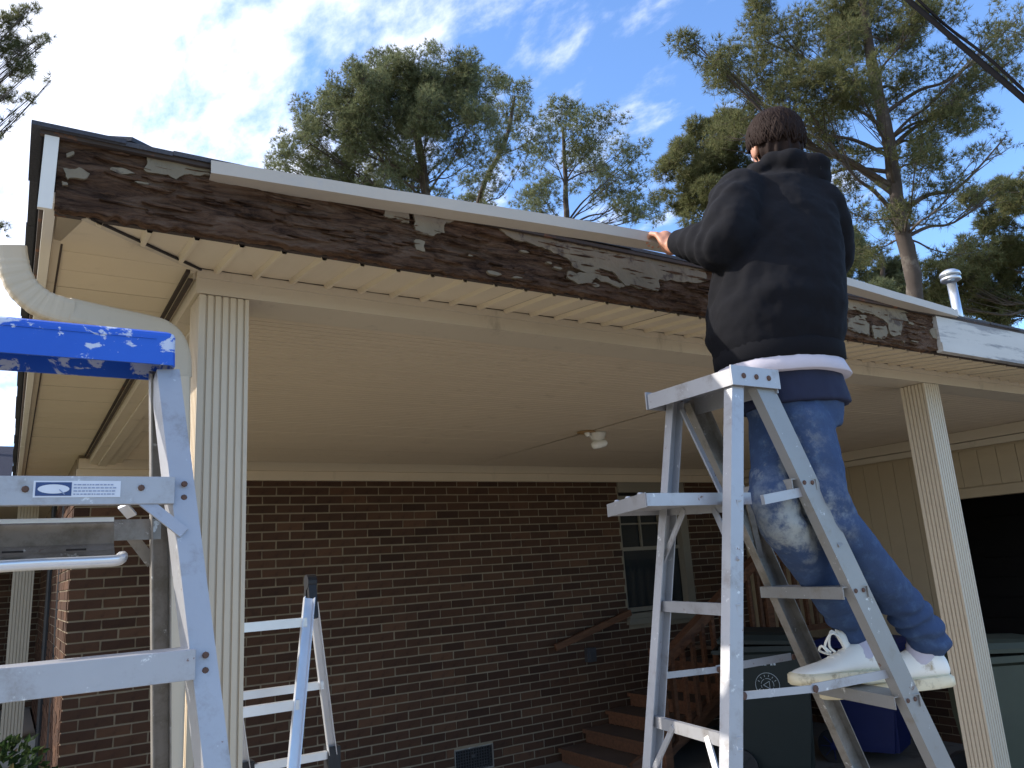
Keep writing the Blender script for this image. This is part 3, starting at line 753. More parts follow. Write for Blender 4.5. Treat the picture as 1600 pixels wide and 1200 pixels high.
# rear rungs and braces
def rear(y, ypx_far, ypx_near):
    pass
rz = [(1.655, 797, 790), (1.66, 948, 955), (1.70, 1125, 1160)]
rung_pts = []
for yy_, yf, yn in rz:
    a = at_z(*NR, UY(1138, yn, 1.33).z); b = at_z(*FR, UY(1035, yf, yy_).z); rung_pts.append((a, b))
    bm = B(); chan(bm, a, b, .028, .014, Z_, 1); lp_('rear_rung', bm)
zlow = rung_pts[-1][0].z-.34
while zlow > .2:
    bm = B(); chan(bm, at_z(*NR, zlow), at_z(*FR, zlow), .028, .014, Z_, 1); lp_('rear_rung', bm); zlow -= .30
for i, dz in ((0, .13), (2, .17)):
    a, b = rung_pts[i]
    for t, R in ((.30, NR), (.70, FR)):
        p = lerp(a, b, t); q = at_z(*R, a.z-dz); bm = B(); bar(bm, p, q, .014, .006, Y_); lp_('brace', bm)
# front diagonal braces below the first step
a = at_z(*NF, zs[0]-.03); b = at_z(*FF, zs[0]-.03)
bm = B(); bar(bm, lerp(a, b, .82), at_z(*FF, zs[0]-.20), .02, .006, X_); lp_('brace', bm, M_alu_dirty)
bm = B(); bar(bm, lerp(a, b, .15), at_z(*NF, zs[0]-.18), .02, .006, X_); lp_('brace', bm, M_alu_dirty)
# spreaders
for pts, Y in (([(1160, 1087), (1272, 1076), (1410, 1049)], 1.325), ([(1035, 1056), (1122, 1046), (1238, 1026)], 1.715)):
    P3 = [UY(x, y, Y) for x, y in pts]; bm = B(); bar(bm, P3[0], P3[1], .017, .004, Z_, (0, .0)); bar(bm, P3[1]+Vector((0, .006, 0)), P3[2]+Vector((0, .006, 0)), .021, .004, Z_)
    s_ = lp_('spreader', bm)
    for p in P3: bm = B(); rivet(bm, p+Vector((0, -.004, 0)), (0, -1, 0), .009); lp_('spreader_bolt', bm, M_rust)
# fold-out paint shelf
sa = UY(1010, 780, 1.40); sb_ = UY(1130, 778, 1.40); z0 = sa.z
bm = B(); x0 = sa.x; x1 = sb_.x+.10; y0, y1 = 1.40, 1.70
bx(bm, x0, x1, y0, y1, z0-.004, z0)
for b in ((x0-.003, x0, y0, y1, z0-.018, z0+.016), (x0, x1, y0-.003, y0, z0-.016, z0+.014), (x0, x1, y1, y1+.003, z0-.016, z0+.014)): bx(bm, *b)
for v_ in bm.verts: v_.co.x += (v_.co.y-y0)*.42
sh = lp_('paint_shelf', bm)
for k in range(3): bm = B(); disc(bm, (x0+.010+(.06+k*.09)*.42, y0+.06+k*.09, z0+.012), (0, 0, 1), .008, .010, 8); lp_('shelf_peg', bm)
bm = B(); bar(bm, UY(1065, 640, 1.63), UY(1128, 772, 1.56), .016, .006, X_); lp_('shelf_arm', bm)
bm = B(); bar(bm, Vector((x1-.02, 1.345, z0-.01)), at_z(*NF, z0+.012)+Vector((-.02, .02, 0)), .024, .01, Z_); lp_('shelf_arm', bm)

# ladder with the blue cap
lb_ = thing('stepladder', 'dirty aluminium stepladder with paint-splattered blue plastic cap in the left foreground', 'stepladder', 'aluminium ladders around the carport', loc=(.05, 1.6, 0))
def lq(name, bm, m=M_alu, sm=False, **k):
    o = mk(name, bm, m, lb_, sm, **k); o.matrix_parent_inverse = Matrix.Translation(-lb_.location); return o
XC = .045
rF = (UY(263, 577, 1.55), UY(340, 1200, 1.38)); rR = (UY(248, 580, 1.62), UY(250, 1200, 1.93))
def mir(p): return Vector((2*XC-p.x, p.y, p.z))
for R, s in ((rF, 1), ((mir(rF[0]), mir(rF[1])), -1)):
    a, b = R; bm = B(); ax = (b-a).normalized(); chan(bm, a, at_z(a, b, .02), .040, .070, X_, side=-1, t=.0035)
    lq('front_rail', bm)
for R, s in ((rR, 1), ((mir(rR[0]), mir(rR[1])), -1)):
    a, b = R; bm = B(); chan(bm, a, at_z(a, b, .02), .036, .034, X_, side=1); lq('rear_rail', bm, M_alu_dirty)
for R in (rF, rR, (mir(rF[0]), mir(rF[1])), (mir(rR[0]), mir(rR[1]))):
    p = at_z(*R, 0.0); bm = B(); bx(bm, p.x-.03, p.x+.03, p.y-.03, p.y+.06, 0, .05); lq('foot', bm, M_black)
# cap: rounded front face, raised rim
e = UY(276, 546, 1.53); zc1 = UY(270, 518, 1.53).z; zc0 = UY(276, 571, 1.53).z; hw = e.x-XC
bm = B(); pts_ = []
def rr_(x0, x1, y0, y1, r, n=5):
    o = []
    for cx, cy, a0 in ((x1-r, y0+r, -90), (x1-r, y1-r, 0), (x0+r, y1-r, 90), (x0+r, y0+r, 180)):
        for k in range(n+1): a = radians(a0+90*k/n); o.append((cx+r*cos(a), cy+r*sin(a)))
    return o
lv = []
for z, d in ((zc0, 0), (zc1-.010, .001), (zc1-.004, .003), (zc1, .008)): lv.append([bm.verts.new((x, y, z)) for x, y in rr_(XC-hw+d, XC+hw-d, 1.53+d, 1.66-d, .012)])
lv.insert(0, [bm.verts.new((x, y, zc0)) for x, y in rr_(XC-hw+.005, XC+hw-.005, 1.535, 1.655, .009)]); lv.insert(0, [bm.verts.new((x, y, zc1-.012)) for x, y in rr_(XC-hw+.006, XC+hw-.006, 1.536, 1.654, .009)])
for A, C in zip(lv, lv[1:]):
    for i in range(len(A)): bm.faces.new((A[i], A[(i+1) % len(A)], C[(i+1) % len(A)], C[i]))
bm.faces.new(lv[0]); bm.faces.new(lv[-1])
cap = lq('top_cap', bm, M_blue, True, label='blue plastic cap covered in dried paint splashes')
for p in cap.data.polygons: p.use_smooth = False
bm = B(); bx(bm, XC-.15, XC+.16, 1.529, 1.531, zc1-.0175, zc1-.0165); mk('cap_ridge', bm, M_blue, cap)
# steps: deep front lips
lipz = [UY(270, 768, 1.50), UY(300, 1040, 1.42)]
s0 = (UY(275, 748, 1.50).z + UY(275, 788, 1.50).z)/2; s1 = UY(305, 1037, 1.42).z; dS = s0-s1
for k in range(6):
    zc = s0-k*dS
    if zc < .12: break
    R = at_z(*rF, zc); L_ = mir(R); hh = .047; y0 = R.y-.012 + .0
    bm = B(); bx(bm, L_.x+.016, R.x-.016, y0, y0+.003, zc-hh/2, zc+hh/2); bx(bm, L_.x+.016, R.x-.016, y0+.003, y0+.085, zc+hh/2-.003, zc+hh/2); bx(bm, L_.x+.016, R.x-.016, y0+.0032, y0+.02, zc-hh/2, zc-hh/2+.003)
    bmesh.ops.bevel(bm, geom=[e_ for e_ in bm.edges], offset=.0008, segments=1, affect='EDGES')
    stp = lq('step', bm)
    if k == 0:
        xs0 = UY(55, 766, y0).x; xs1 = UY(186, 768, y0).x; xm = lerp(xs0, xs1, .42); 
        bm = B(); bx(bm, xs0-.003, xs1+.002, y0-.0012, y0-.0002, zc-.0115, zc+.0155); o_ = lq('warning_sticker', bm, M_sticker_w)
        bm = B(); bx(bm, xs0, xm, y0-.0018, y0-.0013, zc-.009, zc+.013); mk('sticker_panel', bm, M_sticker_b, o_)
        bm = B(); q = []
        cx, cz = (xs0+xm)/2, zc+.002
        f = bm.faces.new([bm.verts.new((cx+.0225*cos(t*pi/12), y0-.0022, cz+.0075*sin(t*pi/12))) for t in range(24)]); mk('sticker_oval', bm, M_sticker_w, o_)
        bm = B(); random.seed(3)
        for r in range(4):
            x = xm+.003
            while x < xs1-.008:
                w_ = random.uniform(.002, .006); bx(bm, x, min(x+w_, xs1-.002), y0-.0018, y0-.0013, zc-.0075+r*.0052, zc-.0055+r*.0052); x += w_+.0014
        bar(bm, (cx+.008, y0-.0026, cz-.001), (cx+.016, y0-.0026, cz-.009), .0015, .0006, X_)
        mk('sticker_print', bm, M_print, o_)
    rv = [(R.x+.001, R.y-.001, zc-.012), (R.x+.001, R.y-.001, zc+.012)]
    if k < 1: rv += [(UY(40, 758, y0).x, y0, zc+.002), (UY(221, 757, y0).x, y0, zc+.004)]
    for q_ in rv: bm = B(); rivet(bm, q_, (0, -1, 0), .0055); lq('rivet', bm, M_rust)
    if k == 0:
        for m_ in (0, 1):
            a = Vector((R.x-.065, y0+.006, zc-hh/2+.006)); b = at_z(*rF, zc-.075)+Vector((-.008, -.004, 0))
            if m_: a = mir(a); b = mir(b)
            bm = B(); bar(bm, a, b, .02, .004, X_); lq('brace', bm)
# rear cross members and bucket shelf with rolled lip
zr = UY(240, 828, 1.74).z
bm = B(); R = at_z(*rR, zr); bar(bm, mir(R)+Vector((0, -.02, 0)), R+Vector((0, -.02, 0)), .040, .006, Z_); lq('rear_rung', bm, M_alu_dirty)
for k in range(1, 6):
    z_ = zr-k*.33
    if z_ < .15: break
    R = at_z(*rR, z_); 
    if k >= 2:
        bm = B(); bar(bm, mir(R), R, .03, .006, Z_); lq('rear_rung', bm, M_alu_dirty)
a = UY(190, 818, 1.74); b = UY(238, 880, 1.76); bm = B(); bar(bm, a, b, .022, .006, X_); lq('brace', bm, M_alu_dirty)
yb = 1.66; zt_ = UY(180, 813, yb).z; zb_ = UY(180, 872, 1.60).z; xr = UY(188, 850, yb).x; xl = 2*XC-xr
prof = [(yb+.02, zt_), (yb+.017, zt_-.004), (yb+.01, zb_+.03), (yb-.02, zb_+.006), (yb-.075, zb_-.006), (yb-.085, zb_+.004)]
bm = B()
A_ = [bm.verts.new((xl, y, z)) for y, z in prof]; B__ = [bm.verts.new((xr-.01, y, z)) for y, z in prof]
for i in range(len(prof)-1): bm.faces.new((A_[i], A_[i+1], B__[i+1], B__[i]))
bmesh.ops.solidify(bm, geom=bm.faces[:], thickness=.002); shf = lq('bucket_shelf', bm, M_alu_dirty)
for x_ in (UY(20, 858, yb).x, UY(118, 858, yb).x): bm = B(); bx(bm, x_-.016, x_+.016, yb-.022, yb-.012, zb_+.018, zb_+.021); mk('slot', bm, M_dark, shf)
yl = 1.575; zl = UY(120, 879, yl).z
pl = dense([Vector((xl-.0, yl+.03, zl+.02)), Vector((xl-.005, yl, zl)), Vector((XC, yl, zl)), Vector((xr-.03, yl, zl)), Vector((xr-.008, yl+.003, zl+.002)), Vector((xr-.002, yl+.018, zl+.006)), Vector((xr-.003, yl+.05, zl+.008))], 5)
bm = B(); tube(bm, pl, (.011, .008), 10); lq('shelf_rim', bm, M_alu_bright, True)
bm = B(); bx(bm, xl, UY(178, 814, yb).x, yb+.0, yb+.004, zt_-.002, zt_+.006); lq('shelf_edge', bm, M_alu_bright)
bm = B(); a = UY(192, 790, 1.60); b = UY(206, 806, 1.62); bar(bm, a, b, .018, .006, X_); lq('shelf_hook', bm, M_alu_bright)

# folding ladder inside the carport
lc = thing('folding_ladder', 'small bright aluminium folding ladder with black hinges standing inside the carport behind the column', 'ladder', 'aluminium ladders around the carport', loc=(.9, 3.2, 0))
def lr(name, bm, m=M_alu_bright, sm=False):
    o = mk(name, bm, m, lc, sm); o.matrix_parent_inverse = Matrix.Translation(-lc.location); return o
Yt = 3.2
a = UY(482, 935, Yt-.04); b = UY(457, 1200, 3.0); c = UY(488, 940, Yt+.04); d_ = UY(519, 1185, 3.42)
XL = .79
def mr2(p): return Vector((p.x-.35, p.y, p.z))
for R, s in (((a, b), 0), ((c, d_), 1), ((mr2(a), mr2(b)), 0), ((mr2(c), mr2(d_)), 1)):
    q = at_z(*R, .03); bm = B(); chan(bm, R[0], q, .042 if not s else .034, .024, X_, 1); lr('rail', bm)
    q = at_z(*R, 0.0); bm = B(); bx(bm, q.x-.03, q.x+.03, q.y-.03, q.y+.03, 0, .05); lr('foot', bm, M_black)
for m_ in (0, 1):
    p = (a+c)/2+Vector((0, 0, .03)); p = mr2(p) if m_ else p
    bm = B(); bar(bm, p+Vector((0, -.04, -.10)), p+Vector((0, -.012, .045)), .032, .024, X_); bar(bm, p+Vector((0, .04, -.10)), p+Vector((0, .012, .045)), .032, .024, X_); tube(bm, [p+Vector((-.018, 0, .04)), p+Vector((.018, 0, .04))], .030, 14)
    lr('hinge', bm, M_black)
    q = at_z(c, d_, UY(519, 1185, 3.42).z); q = mr2(q) if m_ else q
    bm = B(); bx(bm, q.x-.026, q.x+.026, q.y-.03, q.y+.03, q.z-.09, q.z+.05); lr('hinge', bm, M_black)
za = UY(470, 972, 3.16).z
for k in range(7):
    z_ = za-k*.285
    if z_ > .1: p = at_z(a, b, z_); bm = B(); bar(bm, mr2(p), p, .034, .026, Z_); lr('rung', bm)
zf = UY(495, 1072, 3.32).z
for k in range(-0, 7):
    z_ = zf-k*.285
    if z_ > .1: p = at_z(c, d_, z_); bm = B(); bar(bm, mr2(p), p, .030, .026, Z_); lr('rung', bm)

# ------------------------------------------------------------------ wooden steps and railings
ws = thing('wooden_steps', 'reddish brown wooden steps with spindle railing rising along the brick wall', 'steps', loc=(4.3, 5.5, 0))
def wp(name, bm, m=M_wood):
    o = mk(name, bm, m, ws); o.matrix_parent_inverse = Matrix.Translation(-ws.location); return o
ty0, ty1 = 5.12, 6.03
for k in range(6):
    x = 4.12+k*.27; z = .085+k*.115
    bm = B(); bx(bm, x, x+.285, ty0, ty1, z-.0, z+.032); wp('tread', bm, M_tread)
    bm = B(); bx(bm, x+.02, x+.04, ty0+.01, ty1-.01, max(.0, z-.115+.034), z-.002); wp('riser', bm)
    bm = B(); bx(bm, x-.004, x-.001, ty0, ty1, z, z+.032); wp('nosing', bm)
xt = 4.12+6*.27; zt2 = .085+6*.115
for k in range(7):
    bm = B(); bx(bm, xt+.003+k*.142, xt+k*.142+.138, ty0, ty1, zt2-.003, zt2+.03); wp('deck_board', bm, M_tread)
bm = B(); bar(bm, (4.16, ty0-.03, .06), (xt, ty0-.03, zt2-.08), .16, .035, Z_); wp('stringer', bm)
bm = B(); bx(bm, xt, 6.77, ty0-.045, ty0-.01, zt2-.17, zt2-.005); wp('skirt_board', bm)
for x, zb, ztp in ((4.40, 0, UY(1010, 1012, 5.12).z), (xt+.03, 0, zt2+.92), (6.72, 0, zt2+.92)):
    bm = B(); v = bx(bm, x, x+.085, ty0-.13, ty0-.045, zb, ztp); bmesh.ops.bevel(bm, geom=bm.edges[:], offset=.006, segments=1, affect='EDGES'); wp('post', bm)
ra = Vector((4.44, ty0-.085, UY(1015, 1040, 5.04).z)); rb = Vector((xt+.05, ty0-.085, zt2+.86))
bm = B(); bar(bm, ra, rb, .035, .09, Z_); bar(bm, ra-Vector((0, 0, .06)), rb-Vector((0, 0, .06)), .06, .03, Z_); wp('handrail', bm)
bm = B(); bar(bm, rb, Vector((6.75, rb.y, rb.z)), .035, .09, Z_); bar(bm, rb-Vector((0, 0, .06)), Vector((6.75, rb.y, rb.z-.06)), .06, .03, Z_); wp('handrail', bm)
lo = Vector((0, 0, .70))
bm = B(); bar(bm, ra-lo, rb-lo, .05, .03, Z_); bar(bm, rb-lo, Vector((6.75, rb.y, rb.z-.70)), .05, .03, Z_); wp('bottom_rail', bm)
bb = B(); bx(bb, -.017, .017, -.017, .017, 0, 1); bal = mesh_of('baluster', bb, M_wood)
x = 4.60
while x < 6.7:
    t = (x-ra.x)/(rb.x-ra.x); zt_ = lerp(ra.z, rb.z, min(1, t))
    o = inst('baluster', bal, ws, (x-4.3, rb.y-5.5, zt_-.70), (0, 0, 0), (1, 1, .66)); x += .125
a = UY(868, 1012, 5.98); b = UY(985, 957, 5.98)
bm = B(); bar(bm, a, b, .055, .03, Z_); wp('wall_handrail', bm)

# ------------------------------------------------------------------ wheeled bins
def bin_(name, label, loc, rz, w, d, h, m, lidm=None, logo=False, cat='wheeled bin'):
    t = thing(name, label, cat, 'wheeled bins in the carport', loc=loc); t.rotation_euler = (0, 0, rz)
    bm = B(); n = 0
    lv = []
    for z, k in ((.09, .80), (.13, .82), (h*.5, .91), (h*.86, .97), (h*.88, 1.04), (h*.92, 1.04)):
        lv.append([bm.verts.new((sx_*w/2*k, sy_*d/2*k, z)) for sx_, sy_ in ((-1,-1),(1,-1),(1,1),(-1,1))])
    for A, C in zip(lv, lv[1:]):
        for i in range(4): bm.faces.new((A[i], A[(i+1) % 4], C[(i+1) % 4], C[i]))
    bm.faces.new(lv[0][::-1]); bm.faces.new(lv[-1])
    bmesh.ops.bevel(bm, geom=[e for e in bm.edges if abs(e.verts[0].co.z-e.verts[1].co.z) > .02], offset=.03, segments=2, affect='EDGES')
    mk('body', bm, m, t)
    bm = B(); lv = []
    for z, k in ((h*.925, 1.08), (h*.95, 1.09), (h*.985, .98), (h*1.0, .75)):
        lv.append([bm.verts.new((sx_*w/2*k, sy_*d/2*k-.01, z + (.02 if sy_ > 0 else 0))) for sx_, sy_ in ((-1,-1),(1,-1),(1,1),(-1,1))])
    for A, C in zip(lv, lv[1:]):
        for i in range(4): bm.faces.new((A[i], A[(i+1) % 4], C[(i+1) % 4], C[i]))
    bm.faces.new(lv[0][::-1]); bm.faces.new(lv[-1]); mk('lid', bm, lidm or m, t)
    bm = B(); tube(bm, [(-w*.42, d*.60, h*.88), (w*.42, d*.60, h*.88)], .016, 8)
    for s in (-1, 1): bar(bm, (s*w*.42, d*.60, h*.88), (s*w*.42, d*.50, h*.88), .03, .03, Z_)
    mk('handle', bm, m, t)
    for s in (-1, 1):
        bm = B(); tube(bm, [(s*(w*.42), d*.42, .125), (s*(w*.42+.05), d*.42, .125)], .125, 24)
        wh = mk('wheel', bm, M_black, t); bm = B()
        x = s*(w*.42+.053)
        for k in range(8): bar(bm, (x, d*.42, .125), (x, d*.42+.1*cos(k*pi/4), .125+.1*sin(k*pi/4)), .014, .006, X_)
        disc(bm, (x-s*.003, d*.42, .125), (s, 0, 0), .03, .012, 10); mk('spoke', bm, m, wh)
    if logo:
        bm = B()
        x = -(w/2*.955)
        for k in range(28):
            a0, a1 = 2*pi*k/28, 2*pi*(k+1)/28
            for r_, w2 in ((.085, .010), (.045, .006)):
                if r_ < .06 and k % 5 == 0: continue
                bar(bm, (x-.006, r_*cos(a0), h*.66+r_*sin(a0)), (x-.006, r_*cos(a1), h*.66+r_*sin(a1)), w2, .003, X_)
            if k % 2 == 0: bar(bm, (x-.006, .058*cos(a0), h*.66+.058*sin(a0)), (x-.006, .072*cos(a0), h*.66+.072*sin(a0)), .004, .003, Y_)
        for k in range(3): bar(bm, (x-.006, .03*cos(k*2.1), h*.66+.03*sin(k*2.1)), (x-.006, .03*cos(k*2.1+2.1), h*.66+.03*sin(k*2.1+2.1)), .008, .003, X_)
        for k in range(7):
            if k != 2: bx(bm, x-.0075, x-.0045, -.075+k*.022, -.060+k*.022, h*.79, h*.81)
        mk('printed_emblem', bm, M_logo, t)
    return t
bin_('wheeled_bin', 'dark green wheeled bin with round white printed emblem beside the wooden steps', (5.02, 4.42, 0), radians(38), .56, .62, 1.05, M_bin_g, logo=True)
bin_('wheeled_bin', 'blue wheeled bin standing behind the man\'s ladder in the carport', (5.95, 4.25, 0), radians(20), .52, .56, .92, M_bin_b)
bin_('wheeled_bin', 'olive green wheeled bin at the right edge beside the right column', (5.66, 2.98, 0), radians(60), .54, .58, .99, M_bin_o)

# ------------------------------------------------------------------ cables
for (p, q, r, lab) in ((UD(1405, -12, 4.6), UD(1612, 165, 3.6), .0145, 'thick black overhead cable crossing the upper right sky'), (UD(1417, -14, 4.62), UD(1614, 152, 3.63), .0075, 'thin dark wire twisted along the thick overhead cable')):
    d = q-p; pts = []
    for k in range(-60, 90):
        t = k/12; off = Vector((0, 0, .012*cos(t*9))) if r < .012 else Vector((0, 0, 0)); pts.append(p+d*t+off+Vector((0, 0, .004*(t-.5)**2)))
    bm = B(); tube(bm, pts, r, 8); o = mk('overhead_cable', bm, M_cable, None, True); o['label'] = lab; o['category'] = 'cable'; o['group'] = 'overhead cables'

# ------------------------------------------------------------------ the man
M_skin = simple('skin', (.46, .22, .14), .5, .12, 14, bump=.15, bs=90)
M_hair = simple('dark_brown_hair', (.020, .0115, .009), .7, .35, 30, bump=.3, bs=120, spec=.12)
mh = MT('black_hoodie', .92, spec=.15); _v = mh.vec(src='Object')
_c = mh.mix(mh.noise(9, 5, .6, _v), (.0048, .0048, .0066), (.0092, .0092, .0118))
_c = mh.mix(mh.math('MULTIPLY', mh.step(mh.noise(60, 4, .7, _v), .70, .76), .5), _c, (.10, .10, .09))
mh.col(_c); mh.bump(mh.noise(420, 3, .6, _v), .35, .002); M_hoodie = mh.m
M_tee = simple('pale_tshirt', (.50, .47, .53), .85, .08, 20, bump=.2)
M_navy = simple('navy_cloth', (.012, .017, .045), .85, .2, 20, bump=.2)
man = thing('person', 'man in black hoodie and paint-stained jeans seen from behind on the ladder', 'person', loc=(2.15, 1.5, 1.2))
mo = Vector(man.location)
kneeL = UY(1214, 800, 1.44)
mj = MT('blue_jeans', .85, spec=.15); _v = mj.vec(src='Object')
_c = mj.mix(mj.noise(5, 6, .6, _v), (.024, .043, .098), (.055, .088, .170))
_c = mj.mix(mj.math('MULTIPLY', mj.step(mj.noise(26, 6, .7, _v), .48, .72), .35), _c, (.10, .17, .28))
_st = mj.math('MULTIPLY', mj.near(kneeL-mo+Vector((.03, -.05, -.03)), .17), mj.step(mj.noise(13, 7, .7, _v), .40, .62))
_c = mj.mix(mj.math('MULTIPLY', _st, .75), _c, (.42, .44, .40))
_st = mj.math('MULTIPLY', mj.near(UY(1195, 690, 1.40)-mo, .20), mj.step(mj.noise(17, 7, .7, _v), .52, .66))
_c = mj.mix(mj.math('MULTIPLY', _st, .6), _c, (.34, .36, .33))
mj.col(_c); mj.bump(mj.noise(180, 4, .7, _v), .5, .003); M_jeans = mj.m
M_shoe = simple('white_leather', (.82, .79, .70), .6, .1, 12, dirt=(.38, .30, .18), dirt_t=(.56, .72), dscale=14); M_sole = simple('cream_sole', (.70, .62, .43), .7, .12, 12, dirt=(.30, .24, .15), dirt_t=(.5, .7), dscale=20)

FA = radians(22); FV = Vector((sin(FA), cos(FA), 0)); RV = Vector((cos(FA), -sin(FA), 0))
def el(bm, c, r, A=RV, Bv=FV, seg=20):
    A = Vector(A).normalized(); Bv = Vector(Bv); Bv = (Bv-A*A.dot(Bv)).normalized(); Cv = A.cross(Bv)
    m = Matrix((A*r[0], Bv*r[1], Cv*r[2])).transposed().to_4x4(); m.translation = Vector(c)
    bmesh.ops.create_uvsphere(bm, u_segments=seg, v_segments=seg//2+2, radius=1, matrix=m)
def loft(bm, st, A=RV, Bv=FV, n=28, p=2.0):
    rg = []
    for c, a, b in st:
        r = []
        for k in range(n):
            t = 2*pi*k/n; cx, cy = cos(t), sin(t); e = 2/p
            r.append(bm.verts.new(Vector(c)+A*(a*math.copysign(abs(cx)**e, cx))+Bv*(b*math.copysign(abs(cy)**e, cy))))
        rg.append(r)
    for P, Q in zip(rg, rg[1:]):
        for k in range(n): bm.faces.new((P[k], P[(k+1) % n], Q[(k+1) % n], Q[k]))
    bm.faces.new(rg[0][::-1]); bm.faces.new(rg[-1])
def limb(bm, pts, rad, n=6):
    d = dense([Vector(p) for p in pts], n); m = len(pts)
    rr = []
    for i in range(len(d)):
        t = i/(len(d)-1)*(m-1); k = min(int(t), m-2); rr.append(rad[k]+(rad[k+1]-rad[k])*(t-k))
    tube(bm, d, rr, 18); el(bm, d[0], (rr[0],)*3, seg=14); el(bm, d[-1], (rr[-1],)*3, seg=14)
J = dict(pel=UY(1243, 640, 1.45), waist=UY(1216, 560, 1.45), belly=UY(1213, 480, 1.44), chest=UY(1214, 385, 1.45), uch=UY(1216, 315, 1.47),
         neck=UY(1219, 276, 1.49), head=UY(1211, 231, 1.50),
         shL=UY(1157, 308, 1.49), elL=UY(1128, 380, 1.47), wrL=UY(1066, 380, 1.67), shR=UY(1276, 326, 1.40), elR=UY(1296, 405, 1.46), wrR=UY(1285, 408, 1.73),
         hipL=UY(1215, 655, 1.49), hipR=UY(1256, 660, 1.40), knL=kneeL, anL=UY(1341, 992, 1.53), knR=UY(1296, 800, 1.38), anR=UY(1443, 988, 1.42))
def place(o): o.parent = man; o.matrix_parent_inverse = Matrix.Translation(-mo); return o
def recenter(o):
    o.data.transform(Matrix.Translation(-mo)); o.parent = man; return o
UPV = Vector((0, 0, 1))
# hands
hand_lines = []
def hand(bm, w, pc, kn, updir, side, curl):
    """w wrist, pc palm centre, kn direction to the knuckles, updir across the fingers"""
    kn = kn.normalized(); ac = (updir-kn*updir.dot(kn)).normalized(); nr = kn.cross(ac)*side
    limb(bm, [w, pc-kn*.02, pc+kn*.02], [.026, .030, .028], 4)
    el(bm, pc, (.048, .042, .017), kn, ac, 16)
    for k, (ln, of) in enumerate(((.070, .031), (.080, .011), (.075, -.010), (.060, -.029))):
        b0 = pc+kn*.038+ac*of; c = curl; p1 = b0+(kn*cos(c*.5)-nr*sin(c*.5))*ln*.45; p2 = p1+(kn*cos(c*1.3)-nr*sin(c*1.3))*ln*.32; p3 = p2+(kn*cos(c*1.9)-nr*sin(c*1.9))*ln*.27
        tube(bm, [b0-kn*.02, b0, p1, p2, p3], [.0095, .0098, .0088, .008, .0065], 10); el(bm, b0, (.0105,)*3, seg=10); el(bm, p1, (.0092,)*3, seg=10); el(bm, p3, (.0068,)*3, seg=10)
    t0 = pc-kn*.03+ac*.036; t1 = t0+(kn*.6+ac*.5-nr*.5).normalized()*.036; t2 = t1+(kn*.8-nr*.6).normalized()*.030
    tube(bm, [pc-kn*.03+ac*.015, t0, t1, t2], [.014, .0145, .0115, .009], 10); el(bm, t2, (.009,)*3, seg=10)
# body: one continuous skin
bm = B()
hd = J['head']; nk = J['neck']
el(bm, hd+Vector((0, 0, .018)), (.074, .092, .092)); el(bm, hd+FV*.022-UPV*.045, (.058, .066, .070))
for s in (-1, 1):
    el(bm, hd+RV*(.077*s)-FV*.004-UPV*.012, (.010, .020, .031)); el(bm, hd+RV*(.030*s)+FV*.078+UPV*.014, (.016, .012, .007))
limb(bm, [hd+FV*.083+UPV*.012, hd+FV*.104-UPV*.022, hd+FV*.093-UPV*.030], [.008, .012, .010], 3)
el(bm, hd+FV*.080-UPV*.060, (.024, .012, .006)); el(bm, hd+FV*.080-UPV*.070, (.021, .012, .006)); el(bm, hd+FV*.072-UPV*.098, (.022, .018, .016))
limb(bm, [hd-FV*.012-UPV*.05, nk-UPV*.02], [.055, .062], 4)
loft(bm, [(J['uch']+UPV*.05, .10, .07), (J['uch'], .17, .10), (J['chest'], .16, .115), (J['belly'], .15, .12), (J['waist'], .14, .11), (J['pel'], .115, .095)])
for a, b, c in (('shL', 'elL', 'wrL'), ('shR', 'elR', 'wrR')): limb(bm, [J[a], J[b], J[c]], [.056, .042, .030])
for h_, k_, a_ in (('hipL', 'knL', 'anL'), ('hipR', 'knR', 'anR')): limb(bm, [J[h_], lerp(J[h_], J[k_], .5), J[k_], lerp(J[k_], J[a_], .45), J[a_]+UPV*.015], [.062, .058, .046, .042, .034], 8)
hl = UY(1044, 379, 1.765); hand(bm, J['wrL'], hl, Vector((-.05, .5, .85)), Vector((1, 0, 0)), -1, 1.15)
hr = J['wrR']+Vector((-.01, .06, .035)); hand(bm, J['wrR'], hr, Vector((-.1, 1, .45)), Vector((1, 0, .2)), 1, .7)
FEET = (('anL', UY(1380, 1060, 1.49), UY(1238, 1068, 1.57)), ('anR', UY(1482, 1068, 1.40), UY(1285, 1090, 1.63)))
for (a, h, t) in FEET: limb(bm, [J[a], lerp(h, t, .22)+UPV*.055, lerp(h, t, .45)+UPV*.042, lerp(h, t, .80)+UPV*.026], [.034, .030, .026, .014])
body = evalmesh(bm, M_skin, 'body', .0048, smi=3); recenter(body)
for s in (-1, 1):
    bm = B(); el(bm, hd+RV*(.030*s)+FV*.084+UPV*.006, (.011, .009, .011), seg=12); recenter(mk('eye', bm, M_tee, None, True))
